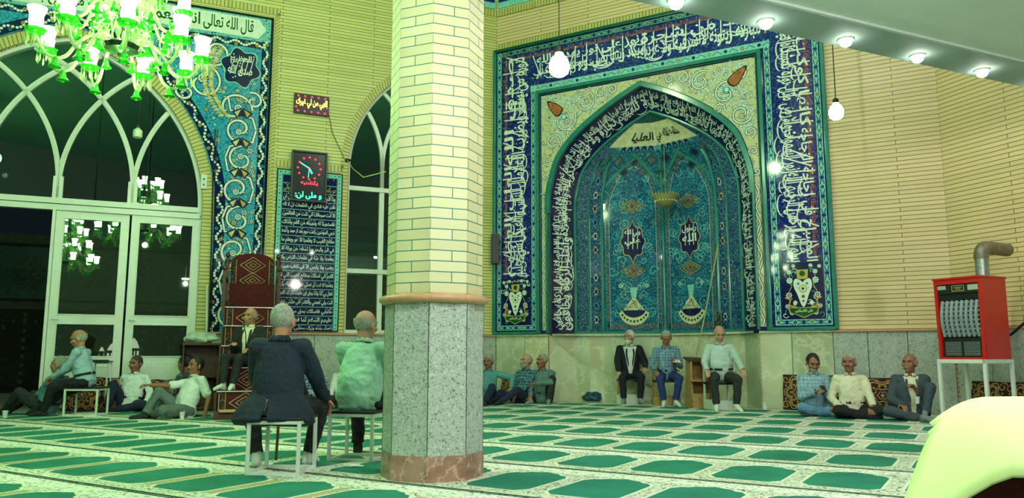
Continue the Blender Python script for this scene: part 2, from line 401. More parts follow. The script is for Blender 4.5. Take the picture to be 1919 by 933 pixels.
# --- soldier courses and voussoirs (bricks set on edge)
def uvquad(b, quads): b.uvq = quads
def strip(name, M, pts_in, pts_out, y=-.006, parent=None, kind=True, off=None, depth=.02, m=None):
    vs = []; fs = []; uv = []; s = 0; n = len(pts_in)
    for i in range(n):
        if i: s += math.dist(pts_in[i], pts_in[i-1])*.5 + math.dist(pts_out[i], pts_out[i-1])*.5
        for p, t in ((pts_in[i], 0), (pts_out[i], math.dist(pts_in[i], pts_out[i]))): vs.append((p[0], y, p[1])); uv.append((t, s))
    for i in range(n): 
        for p in (pts_in[i], pts_out[i]): vs.append((p[0], y+depth, p[1])); uv.append(uv[2*i])
    for i in range(n-1):
        fs.append((2*i, 2*i+1, 2*i+3, 2*i+2)); k = 2*n
        fs.append((2*i, 2*i+2, k+2*i+2, k+2*i)); fs.append((2*i+1, k+2*i+1, k+2*i+3, 2*i+3))
    me = bpy.data.meshes.new(name); o = V(off) if off else V((0, 0, 0)); me.from_pydata([V(v)-o for v in vs], [], fs); me.materials.append(m or BR_V)
    l = me.uv_layers.new(name='UVMap')
    for p in me.polygons:
        for li in p.loop_indices: l.data[li].uv = uv[me.loops[li].vertex_index]
    ob = link(name, me, parent, M)
    if kind: ob['kind'] = 'structure'
    return ob
gi = great[1:-1]; go = pointed(WU, 2.42, -.02, 3.72, 3.12, off=.20)[1:-1]
strip('trim_1', LW.M, [(great[0][0], 0)]+gi+[(great[-1][0], 0)], [(great[0][0]+.2, 0)]+go+[(great[-1][0]-.2, 0)])
si = small[1:-1]; so = pointed(-2.22, 1.10, 1.385, 4.77, 2.62, off=.17)[1:-1]
strip('trim_2', LW.M, [(small[0][0], 1.4)]+si+[(small[-1][0], 1.4)], [(small[0][0]+.17, 1.4)]+so+[(small[-1][0]-.17, 1.4)])
strip('trim_3', LW.M, [(-4.90, 1.4), (-4.90, 7.82)], [(-4.80, 1.4), (-4.80, 7.92)]); strip('trim_4', LW.M, [(-4.80, 7.82), (-12.3, 7.82)], [(-4.80, 7.98), (-12.3, 7.98)])
strip('trim_5', MW.M, [(-.0, 7.83), (6.99, 7.83)], [(-.0, 8.0), (6.99, 8.0)])
strip('trim_6', LW.M, [(-4.76, 4.68), (-3.42, 4.68)], [(-4.76, 4.83), (-3.42, 4.83)])
strip('trim_7', MW.M, [(0, 8.68), (8.72, 8.68)], [(0, 8.84), (8.72, 8.84)]); strip('trim_8', LW.M, [(-8, 8.68), (0, 8.68)], [(-8, 8.84), (0, 8.84)])
# --- marble and granite dado with its ledge
def dado(name, M, runs, y=-.03, mats=(GRANF,), ledge=True, gap=.005):
    b = MB()
    for i in range(len(runs)-1):
        a, c = runs[i], runs[i+1]; m = mats[i % len(mats)]
        b.box(((a+c)/2, y+.012, .68), (abs(c-a)-gap*2, .036, 1.36), m)
    b.box(((runs[0]+runs[-1])/2, y+.022, .68), (abs(runs[-1]-runs[0]), .012, 1.36), DARK)
    if ledge: b.box(((runs[0]+runs[-1])/2, y-.012, 1.372), (abs(runs[-1]-runs[0]), .075, .032), ONYX2 if ONYX in mats or ONYX2 in mats else RING)
    return struct(name, b, M=M, bevel=.003)
dado('trim_9', LW.M, [-5.88, -4.9, -3.9, -2.9, -1.9, -.95, -.02], mats=(GRANF,))
dado('trim_10', MW.M, [.03, .74, 1.30], mats=(ONYX2, ONYX)); dado('trim_11', MW.M, [5.63, 6.18, 6.87], mats=(ONYX, ONYX2))
dado('trim_12', MW.M, [6.87, 7.42, 8.03, 8.70], mats=(GRANF,)); dado('trim_13', RW.M, [.03, .62, 1.25, 1.9, 2.55, 3.2, 3.9, 4.6, 5.3], mats=(GRANF,))
# --- balcony soffit with its edge beam
BF = Frame((1.117, 7.014), 24.5)
b = MB(); b.slab([(-2.2, 4.34), (8.3, 4.34), (8.3, 4.38), (-2.2, 4.38)], -7, -.5, PLAST)
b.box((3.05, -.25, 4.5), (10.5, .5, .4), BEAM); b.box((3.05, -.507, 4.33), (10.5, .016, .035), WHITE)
b.box((3.05, -3.7, 4.66), (10.5, 6.6, .5), PLAST); struct('ceiling_balcony', b, M=BF.M)
b = MB(); b.box((3.05, -.3, 5.2), (10.5, .2, 1.0), HALL); struct('trim_14', b, M=BF.M)
# --- great window and doors
def bar(b, pts, w, y0, y1, m):
    n = len(pts); L = []
    for i, p in enumerate(pts):
        a = pts[max(0, i-1)]; c = pts[min(n-1, i+1)]; dx, dy = c[0]-a[0], c[1]-a[1]; d = math.hypot(dx, dy) or 1
        L.append(((p[0]-dy/d*w/2, p[1]+dx/d*w/2), (p[0]+dy/d*w/2, p[1]-dx/d*w/2)))
    vs = []; fs = []
    for l, r in L: vs += [(l[0], y0, l[1]), (r[0], y0, r[1]), (r[0], y1, r[1]), (l[0], y1, l[1])]
    for i in range(n-1):
        for k in range(4): fs.append((4*i+k, 4*i+(k+1) % 4, 4*i+4+(k+1) % 4, 4*i+4+k))
    fs += [(0, 1, 2, 3), (4*n-1, 4*n-2, 4*n-3, 4*n-4)]; b.add(vs, fs, m)
YF = .10
def clip_arc(cx, cz, r, a0, a1, c, hw, R_, n=40):
    out = []
    for p in arcpts(cx, cz, r, a0, a1, n):
        x = abs(p[0]-c); lim = math.hypot(x-(hw-R_), p[1]-3.72 if c < -5 else p[1]-4.77)
        if p[1] > (3.72 if c < -5 else 4.77) and lim > R_-.03: break
        out.append(p)
    return out
w1 = thing('window_1', None, None, M=LW.M @ Matrix.Translation((WU, 0, 0))); w1['kind'] = 'structure'
b = MB(); inner = [(x, z) for x, z in great[1:-1]]
bar(b, [(great[0][0], 3.6)]+inner+[(great[-1][0], 3.6)], .14, YF-.02, YF+.12, WHITE)
for k in range(-1, 3):
    um = WU - .605*0 + 1.21*k - .0
    um = WU + 1.21*(k) if k < 2 else None
    if um is None or abs(um-WU) > 2: continue
    for s, rr in ((1, 2.72), (-1, 2.72)):
        p = clip_arc(um+s*rr, 3.95, rr, 180 if s > 0 else 0, 60 if s > 0 else 120, WU, 2.42, 3.12)
        bar(b, [(um, 3.7)]+p, .085, YF-.01, YF+.07, WHITE); bar(b, [(um, 3.7)]+p, .035, YF-.025, YF, WHITE)
    bar(b, [(um, 3.65), (um, 4.15)], .16, YF-.012, YF+.07, WHITE)
b.box((WU, YF+.03, 3.70), (4.80, .14, .10), WHITE); b.box((WU, YF+.03, 3.585), (4.80, .12, .10), WHITE)
b.build('window_frame', True, w1, off=(WU, 0, 0))
b = MB(); b.slab([(great[0][0]-.05, 3.7)]+[(x*.985+WU*.015, z-.04) for x, z in inner]+[(great[-1][0]+.05, 3.7)], YF+.04, YF+.046, GLASS); b.build('pane', True, w1, off=(WU, 0, 0))
def leaf(n, u0, u1, hinge_left, swing=0.0, zt=3.53):
    r = thing('door_%d' % n, None, None, M=LW.M @ Matrix.Translation((u0, YF+.03, 0)) @ Matrix.Rotation(R(swing), 4, 'Z')); r['kind'] = 'structure'
    w = u1-u0; b = MB()
    b.slab([(0, .04), (w, .04), (w, zt), (0, zt)], -.03, .03, WHITE, [[(.13, .93), (w-.13, .93), (w-.13, 1.51), (.13, 1.51)], [(.13, 1.67), (w-.13, 1.67), (w-.13, 3.40), (.13, 3.40)]])
    for z0, z1 in ((.93, 1.51), (1.67, 3.40)):
        for a in (.13, w-.13): b.box((a, -.034, (z0+z1)/2), (.022, .014, z1-z0+.02), WHITE)
        for a in (z0, z1): b.box((w/2, -.034, a), (w-.24, .014, .022), WHITE)
    b.box((w/2, -.036, .5), (w-.3, .012, .66), WHITE); b.box((w/2, -.044, .5), (w-.42, .01, .54), WHITE)
    b.build('door_leaf', True, r, bevel=.004)
    for z0, z1 in ((.93, 1.51), (1.67, 3.40)):
        b = MB(); b.box((w/2, 0, (z0+z1)/2), (w-.26, .006, z1-z0), GLASS); b.build('pane', True, r)
    b = MB(); hx = .06 if not hinge_left else w-.06
    b.box((hx, -.042, 1.58), (.035, .012, .16), WHITE); b.tube([(hx, -.045, 1.59), (hx, -.085, 1.59), (hx+(.11 if hinge_left is False else -.11), -.09, 1.585)], .009, WHITE); b.build('handle', True, r)
leaf(1, -8.50, -7.32, False, 1.6); leaf(2, -7.28, -6.10, False, 0)
b = MB(); b.box((-8.53, YF+.03, 1.8), (.05, .14, 3.56), WHITE); b.box((-6.07, YF+.03, 1.8), (.06, .14, 3.56), WHITE); b.box((-10.9, YF+.03, 1.8), (.06, .14, 3.56), WHITE)
struct('door_3', b, M=LW.M)
# second window
w2 = thing('window_2', None, None, M=LW.M @ Matrix.Translation((-2.22, 0, 1.385))); w2['kind'] = 'structure'
b = MB(); off2 = (-2.22, 0, 1.385)
bar(b, [(small[0][0], 1.4)]+small[1:-1]+[(small[-1][0], 1.4)], .10, YF-.02, YF+.12, WHITE)
for um in (-2.58, -1.86):
    bar(b, [(um, 1.4), (um, 4.40)], .10, YF-.01, YF+.07, WHITE)
for um in (-3.32, -2.58, -1.86, -1.12):
    for s in (1, -1):
        if (um < -3 and s < 0) or (um > -1.2 and s > 0): continue
        p = [t for t in arcpts(um+s*2.2, 4.9, 2.2, 180 if s > 0 else 0, 100 if s > 0 else 80, 30) if math.hypot(abs(t[0]+2.22)-(1.10-2.62), t[1]-4.77) < 2.6]
        if um in (-3.32, -1.12): p = p[9:]
        if len(p) > 2: bar(b, ([(um, 4.4)] if um not in (-3.32, -1.12) else [])+p, .075, YF-.01, YF+.07, WHITE)
for z in (2.67, 4.40): b.box((-2.22, YF+.03, z), (2.2, .12, .09), WHITE)
b.box((-2.22, YF+.02, 1.43), (2.2, .14, .07), WHITE)
b.build('window_frame', True, w2, off=off2)
b = MB(); b.slab([(small[0][0]-.03, 1.4)]+[(x*.985-2.22*.015, z-.03) for x, z in small[1:-1]]+[(small[-1][0]+.03, 1.4)], YF+.04, YF+.046, GLASS); b.build('pane', True, w2, off=off2)
# --- night courtyard beyond the doors
b = MB(); FAC = pm('courtyard_brick', (96, 104, 70), .8, .2); FD = pm('courtyard_brick_dark', (50, 58, 40), .8, .2); FT = pm('courtyard_tile', (38, 92, 70), .5, .2)
b.box((-11, 14, 2.3), (44, .4, 5.0), FD)
b.box((-11, 13.78, 4.72), (44, .1, .3), FAC); b.box((-11, 13.78, 2.55), (44, .1, .25), FAC); b.box((-11, 13.79, 3.62), (44, .06, 1.7), FT)
for i in range(24):
    x = -30+i*1.75
    for a in range(-3, 4):
        for c in range(-3, 4):
            if abs(a)+abs(c) <= 4 and (a+c) % 2 == 0: b.box((x+a*.13, 13.74, 3.62+c*.15), (.12, .06, .14), FAC)
    for k in range(9): b.box((x, 13.78, .1+k*.27), (.10, .05, .12), FAC); b.box((x+.8*math.cos(R(180*k/8)), 13.76, 1.2+.9*math.sin(R(180*k/8))), (.10, .05, .12), FAC)
struct('wall_courtyard', b, M=LW.M)
WGL = em('lit_arch_glow', (235, 225, 195), .7)
for (px, py, w, h) in ((212, 655, .36, .5), (250, 650, .34, .62), (190, 658, .15, .3)):
    u, z = LW.hit(px, py, 13.6); r = thing('arched_window', {212: 'small lit pointed window across the dark courtyard, seen low in the left door pane', 250: 'brightest lit pointed window across the dark courtyard, seen through the right door', 190: 'narrow lit window across the courtyard, leftmost through the left door'}[px], 'window', M=LW.M @ Matrix.Translation((u, 13.68, z-h/2)), group='lit courtyard windows')
    b = MB(); b.slab([(-w/2, 0), (w/2, 0), (w/2, h*.5), (w*.3, h*.8), (0, h), (-w*.3, h*.8), (-w/2, h*.5)], 0, .04, WGL); b.build('lit_pane', True, r)
    b = MB(); b.box((0, -.01, h*.36), (w, .03, .09), FD)
    for k in (-1, 0, 1): b.box((k*w*.25, -.01, h*.18), (.05, .03, h*.36), FD)
    b.build('grille', True, r)
b = MB(); b.box((-11, 7, -.1), (44, 14, .1), FD); struct('floor_courtyard', b, M=LW.M)
# --- column
col = thing('column', 'octagonal yellow brick column on a grey granite base in the foreground', 'column', (-.64, 6.42, 0))
def octa(name, r0, z0, z1, m, r1=None, uvs=True, n=8, bev=0):
    r1 = r1 or r0; vs = []; fs = []; uv = []
    for f in range(n):
        a0, a1 = R(-90+45*f), R(-90+45*(f+1)); w = 2*r0*math.sin(R(22.5)); k = len(vs)
        vs += [(r0*math.cos(a0), r0*math.sin(a0), z0), (r0*math.cos(a1), r0*math.sin(a1), z0), (r1*math.cos(a1), r1*math.sin(a1), z1), (r1*math.cos(a0), r1*math.sin(a0), z1)]
        uv += [(f*.7+.0, z0), (f*.7+w, z0), (f*.7+w, z1), (f*.7, z1)]; fs.append((k, k+1, k+2, k+3))
    k = len(vs); fs.append(tuple(2+4*f for f in range(n))); 
    me = bpy.data.meshes.new(name); me.from_pydata(vs, [], fs); me.materials.append(m); l = me.uv_layers.new(name='UVMap')
    for p in me.polygons:
        for li in p.loop_indices: l.data[li].uv = uv[me.loops[li].vertex_index]
    return link(name, me, col)
octa('brick_shaft', .395, 1.43, 11, BR_C)
octa('granite_base', .405, .19, 1.37, GRAN); octa('plinth', .412, 0, .20, PINK)
b = MB(); b.lathe([(.38, 1.365), (.425, 1.368), (.447, 1.385), (.45, 1.40), (.447, 1.415), (.42, 1.432), (.38, 1.44)], m=RING, seg=48); b.build('moulding', True, col, smooth=True, angle=60)
b = MB()
for f in range(8):
    a = R(-90+45*f); b.tube([(.4035*math.cos(a), .4035*math.sin(a), .2), (.4035*math.cos(a), .4035*math.sin(a), 1.37)], .0035, DARK, 5)
b.build('joint', True, col)
# --- carpets, one long strip per prayer row
GRN = None
def carpet_mats():
    n = NT('carpet_green'); v = n.coord(); n.set(n.ramp(n.noise(v, 2.2, 5, .6), [(.3, lin(12, 108, 88)), (.7, lin(26, 134, 110))]), .9); n.bump(n.noise(v, 160, 2), .004); g = n.m
    n = NT('carpet_cream'); v = n.coord(); a = n.vor(v, 42); c = n.noise(v, 34, 4, .7)
    col = n.ramp(c, [(.42, lin(60, 92, 74)), (.47, lin(222, 226, 204)), (.56, lin(232, 236, 218)), (.63, lin(170, 160, 118))]); col = n.mix(n.ramp(a, [(.10, (1, 1, 1)), (.2, (0, 0, 0))]), col, lin(72, 104, 88)); n.set(col, .9); cr = n.m
    n = NT('carpet_white_band'); v = n.coord(); c = n.noise(v, 26, 4, .75)
    n.set(n.ramp(c, [(.40, lin(84, 116, 96)), (.455, lin(236, 238, 224)), (.6, lin(240, 242, 230)), (.66, lin(170, 160, 118))]), .9); wb = n.m
    return g, cr, wb, pm('carpet_white', (226, 228, 208), .9, .05), pm('carpet_edge', (14, 70, 50), .95, .2, 20), pm('carpet_beige', (176, 166, 120), .9, .2, 60)
CG, CC, CW, CWH, CE, CB = carpet_mats()
CF = Frame((MW.w(5.2, -6.5, 0).x, MW.w(5.2, -6.5, 0).y), -31.5)
edges = [-.15, -1.1, -2.17, -3.43, -4.65, -5.93, -7.22, -8.53, -9.85, -11.1, -12.35, -13.6, -14.85, -16.1]
offs = [.1, .3, .5, .2, .57, .645, .255, .45, .2, .5, .1, .3, .2]
loz0 = [(-.27, -.33), (-.20, -.425), (.20, -.425), (.27, -.33), (.27, .22), (.225, .30), (.17, .315), (.125, .37), (.07, .385), (0, .425), (-.07, .385), (-.125, .37), (-.17, .315), (-.225, .30), (-.27, .22)]
words = ['first', 'second', 'third', 'fourth', 'fifth', 'sixth', 'seventh', 'eighth', 'ninth', 'tenth', 'eleventh', 'twelfth', 'thirteenth']
for i in range(11):
    y1, y0 = edges[i]+6.5, edges[i+1]+6.5; d = -(edges[i]+edges[i+1])/2; H = y1-y0
    u0 = -.727*(-edges[i]) + .62 - 5.2 - .3 if i < 9 else -13.5; u1 = 8.6 + 1.27*(-edges[i]) - 5.2 - .1
    if i == 0: u0, u1 = .3-5.2, 3.25
    u0 = max(u0, -13.5); u1 = min(u1, 9.5)
    b = MB(); b.box(((u0+u1)/2, (y0+y1)/2, .004), (u1-u0, H-.012, .008), CC)
    q = lambda x0, ya, x1, yb, m, z: b.add([(x0, ya, z), (x1, ya, z), (x1, yb, z), (x0, yb, z)], [(0, 1, 2, 3)], m)
    q(u0, y1-.24, u1, y1-.03, CW, .0086); q(u0, y1-.028, u1, y1-.008, CE, .009); q(u0, y0+.008, u1, y0+.04, CE, .009); q(u0, y0+.045, u1, y0+.06, CWH, .009)
    cy = (y0+y1)/2 - .03; sc = H/1.28
    u = u0 + offs[i] + .2
    while u < u1-.3:
        P = [(u+x, cy+y*sc) for x, y in loz0]
        n_ = len(P)
        for gx, gm, gz, m in ((.022, .02, .0092, CWH), (0, 0, .0098, CG)):
            Q = [(px+(gx if px > u else -gx if px < u else 0), py+(gm if py > cy else -gm)) for px, py in P]
            b.add([(x, y, gz) for x, y in Q], geometry.tessellate_polygon([[V((x, y, 0)) for x, y in Q]]), m)
        q(u+.30, cy-.38*sc, u+.395, cy+.3*sc, CB if i > 7 else CC, .0090)
        u += .695
    o = b.build('carpet', True, None, M=CF.M)
    props(o, 'green and cream prayer carpet strip, the %s row out from the mihrab wall' % words[i], 'carpet', 'prayer carpets')
# ================================================================== tile work
def tile(name, rgb, rough=.04, var=.14, s=12): return pm(name, rgb, rough, var, s)
T_BLUE = tile('tile_cobalt', (26, 36, 128)); T_BLUED = tile('tile_cobalt_dark', (22, 30, 78)); T_WHITE = tile('tile_white', (226, 236, 226), var=.05); T_TURQ = tile('tile_turquoise', (52, 150, 172)); T_LTQ = tile('tile_pale_turquoise', (132, 204, 196))
T_BLACK = tile('tile_black', (14, 18, 26)); T_ORANGE = tile('tile_ochre', (176, 104, 56)); T_GOLD = tile('tile_gold', (198, 174, 98)); T_CREAM = tile('tile_cream', (206, 208, 164)); T_GREEN = tile('tile_green', (22, 88, 34)); T_ROSE = tile('tile_brown', (112, 72, 60))
A_CREAM = arab('arabesque_cream', (206, 208, 164), (196, 196, 148), (150, 168, 140), 5.5, extra=(176, 136, 88))
A_TURQ = arab('arabesque_turquoise', (48, 150, 188), (72, 172, 206), (30, 108, 156), 7, extra=(170, 220, 222))
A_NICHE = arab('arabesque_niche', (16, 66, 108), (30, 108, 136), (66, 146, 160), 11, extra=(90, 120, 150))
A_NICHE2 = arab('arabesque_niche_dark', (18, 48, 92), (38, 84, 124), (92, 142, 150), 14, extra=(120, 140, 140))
A_BORD = arab('arabesque_border', (20, 34, 74), (84, 116, 128), (150, 150, 150), 22, extra=(104, 74, 60))
A_BLUE = arab('arabesque_cobalt', (24, 32, 108), (26, 36, 116), (60, 90, 150), 9, extra=(60, 100, 160))
A_PALE = arab('arabesque_pale', (120, 196, 192), (132, 204, 196), (40, 84, 130), 13, extra=(30, 60, 110))

def border(cv, x0, y0, x1, y1, w, lay=3, step=.34):
    # pale turquoise border with diamond rosettes and a running stem
    cv.frame(x0, y0, x1, y1, w, T_LTQ, lay); cv.frame(x0, y0, x1, y1, .012, T_BLACK, lay+1); cv.frame(x0+w-.012, y0+w-.012, x1-w+.012, y1-w+.012, .012, T_BLACK, lay+1)
    runs = [((x0+w/2, y0+w/2), (x0+w/2, y1-w/2)), ((x1-w/2, y0+w/2), (x1-w/2, y1-w/2)), ((x0+w/2, y1-w/2), (x1-w/2, y1-w/2)), ((x0+w/2, y0+w/2), (x1-w/2, y0+w/2))]
    for (a, b) in runs:
        L = math.dist(a, b); n = max(1, round(L/step)); dx, dy = (b[0]-a[0])/L, (b[1]-a[1])/L
        for i in range(n+1):
            p = (a[0]+dx*L*i/n, a[1]+dy*L*i/n)
            cv.disc(p[0], p[1], w*.26, T_BLACK, lay+2, 8, .15); cv.disc(p[0], p[1], w*.2, (T_GOLD, T_BLUE)[i % 2], lay+3, 8, .2); cv.disc(p[0], p[1], w*.08, (T_GREEN, T_LTQ)[i % 2], lay+4, 6)
            if i < n:
                m0 = L/n; o = w*.3
                for sg in (-1, 1):
                    pts = [(p[0]+dx*m0*t-dy*o*sg*math.cos(t*math.pi)*1.0, p[1]+dy*m0*t+dx*o*sg*math.cos(t*math.pi)) for t in (.12, .3, .5, .7, .88)]
                    cv.ribbon(pts, .014, (T_BLUE, T_BLUED)[sg > 0], lay+2)
                    q = (p[0]+dx*m0*.5-dy*o*sg*.9, p[1]+dy*m0*.5+dx*o*sg*.9); cv.poly([(q[0]-dx*.04, q[1]-dy*.04), (q[0]+dy*.03*sg, q[1]-dx*.03*sg), (q[0]+dx*.04, q[1]+dy*.04), (q[0], q[1])], T_BLUE, lay+2)
mih = thing('mihrab', 'great tiled mihrab with cobalt script bands and a deep pointed niche', 'mihrab', M=MW.M @ Matrix.Translation((MC, 0, BELT)))
OFF = (MC, 0, BELT)
Y0 = -.055
def face(x, y, l): return V((x, Y0-l, y))
def canvas(y=Y0): return Canvas(lambda x, z, l: V((x, y-l, z)))
X0, X1, ZB, ZT, W = .02, 6.93, 1.45, 7.80, 1.08
# body of the rectangular frame and its green mouldings
b = MB()
b.slab([(X0, 1.41), (X1, 1.41), (X1, ZT), (X0, ZT)], Y0, -.002, T_BLUE, [arch_u(MC, AP, 1.415)]); b.build('frame_body', True, mih, off=OFF)
b = MB()
for x in (X0-.02, X1+.02): b.box((x, Y0-.005, (1.41+ZT)/2), (.07, .10, ZT-1.41), TEALT)
b.box((MC, Y0-.005, ZT+.01), (6.99, .10, .07), TEALD)
for s in (-1, 1): b.box((MC+s*(MC-X0-.55), Y0-.005, 1.42), (1.16, .10, .06), TEALT)
for s in (-1, 1):
    b.box((MC+s*2.375, Y0-.01, (1.41+6.68)/2), (.075, .11, 6.68-1.41), TEALT); b.box((MC+s*2.315, Y0-.005, (1.41+6.6)/2), (.03, .08, 6.6-1.41), TEALD)
    b.box((MC+s*2.165, Y0-.002, (1.41+4.0)/2), (.05, .09, 4.0-1.41), TEALT)
b.box((MC, Y0-.01, 6.66), (4.83, .11, .075), TEALT); b.box((MC, Y0-.005, 6.60), (4.7, .08, .03), TEALD)
bar(b, [(MC+x, z) for x, z in AP]+[(MC-x, z) for x, z in AP[::-1][1:]], .11, Y0-.05, Y0+.04, TEALT)
b.build('moulding', True, mih, off=OFF, bevel=.012)
# outer inscription band
cv = canvas()
for x0, x1 in ((X0+.03, X0+W), (X1-W, X1-.03)): cv.rect(x0, 1.46, x1, ZT-.03, A_BLUE, 1)
cv.rect(X0+W, 6.72, X1-W, ZT-.03, A_BLUE, 1)
cv.build('inscription_ground', mih, OFF)
cv = canvas(); border(cv, X0+.03, 1.47, X0+W-.06, ZT-.03, .13); border(cv, X1-W+.06, 1.47, X1-.03, ZT-.03, .13); cv.rect(X0+W-.20, 6.87, X1-W+.20, ZT-.17, A_BLUE, 4.5)
border(cv, X0+.16, ZT-.16, X1-.16, ZT-.03, .13, 6); 
cv.rect(X0+W-.19, 6.715, X1-W+.19, 6.845, T_LTQ, 6)
n = 15
for i in range(n+1):
    x = X0+W+(X1-X0-2*W)*i/n; cv.disc(x, 6.78, .035, T_BLACK, 7, 8); cv.disc(x, 6.78, .026, (T_GOLD, T_BLUE)[i % 2], 8, 8)
    cv.ribbon([(x+.06, 6.75), (x+.14, 6.81), (x+.24, 6.75)], .012, T_BLUE, 7)
cv.build('border', mih, OFF)
AYA_R = (["\u0628\u0633\u0645 \u0627\u0644\u0644\u0647 \u0627\u0644\u0631\u062d\u0645\u0646 \u0627\u0644\u0631\u062d\u064a\u0645 \u0627\u0644\u0644\u0647 \u0646\u0648\u0631 \u0627\u0644\u0633\u0645\u0648\u0627\u062a", "\u0648\u0627\u0644\u0627\u0631\u0636 \u0645\u062b\u0644 \u0646\u0648\u0631\u0647 \u0643\u0645\u0634\u0643\u0627\u0629 \u0641\u064a\u0647\u0627 \u0645\u0635\u0628\u0627\u062d"], ["\u0627\u0644\u0645\u0635\u0628\u0627\u062d \u0641\u064a \u0632\u062c\u0627\u062c\u0629 \u0627\u0644\u0632\u062c\u0627\u062c\u0629", "\u0643\u0627\u0646\u0647\u0627 \u0643\u0648\u0643\u0628 \u062f\u0631\u064a"])
AYA_T = (["\u0645\u0628\u0627\u0631\u0643\u0629 \u0632\u064a\u062a\u0648\u0646\u0629 \u0644\u0627 \u0634\u0631\u0642\u064a\u0629 \u0648\u0644\u0627 \u063a\u0631\u0628\u064a\u0629", "\u064a\u0643\u0627\u062f \u0632\u064a\u062a\u0647\u0627 \u064a\u0636\u064a\u0621 \u0648\u0644\u0648 \u0644\u0645 \u062a\u0645\u0633\u0633\u0647 \u0646\u0627\u0631"], ["\u064a\u0648\u0642\u062f \u0645\u0646 \u0634\u062c\u0631\u0629", "\u0646\u0648\u0631 \u0639\u0644\u0649 \u0646\u0648\u0631 \u064a\u0647\u062f\u064a \u0627\u0644\u0644\u0647"])
AYA_L = (["\u0644\u0646\u0648\u0631\u0647 \u0645\u0646 \u064a\u0634\u0627\u0621 \u0648\u064a\u0636\u0631\u0628 \u0627\u0644\u0644\u0647", "\u0627\u0644\u0627\u0645\u062b\u0627\u0644 \u0644\u0644\u0646\u0627\u0633 \u0648\u0627\u0644\u0644\u0647 \u0628\u0643\u0644 \u0634\u064a\u0621 \u0639\u0644\u064a\u0645"], ["\u0635\u062f\u0642 \u0627\u0644\u0644\u0647", "\u0627\u0644\u0639\u0644\u064a \u0627\u0644\u0639\u0638\u064a\u0645"])
HAMD = "\u0627\u0644\u062d\u0645\u062f\u0644\u0644\u0647"
cv = canvas(); LO = 9
# reading goes up the right side, along the top, down the left; visual order is reversed, so words are laid last-to-first
cv.thuluth((AYA_R[0][::-1], AYA_R[1][::-1]), X1-W+.21, 7.55, 4.95, .70, T_WHITE, LO, -90, 3)
cv.thuluth((AYA_T[0][::-1], AYA_T[1][::-1]), X0+W-.05, 6.89, X1-X0-2*W+.1, .68, T_WHITE, LO, 0, 5)
cv.thuluth((AYA_L[0][::-1], AYA_L[1][::-1]), X0+W-.21, 2.62, 4.95, .70, T_WHITE, LO, 90, 8)
n = 18
for i in range(n):
    z = 2.66+(7.55-2.66)*i/n; L = (7.55-2.66)/n
    cv.text(HAMD, X1-.30, z+L*.95, L*.9, .10, T_ORANGE, LO-1, -90); cv.text(HAMD, X0+.30, z+L*.05, L*.9, .10, T_ORANGE, LO-1, 90)
n = 20
for i in range(n):
    x = .34+(X1-.68)*i/n; L = (X1-.68)/n; cv.text(HAMD, x, 7.50, L*.9, .11, T_ORANGE, LO-1)
cv.build('inscription', mih, OFF)
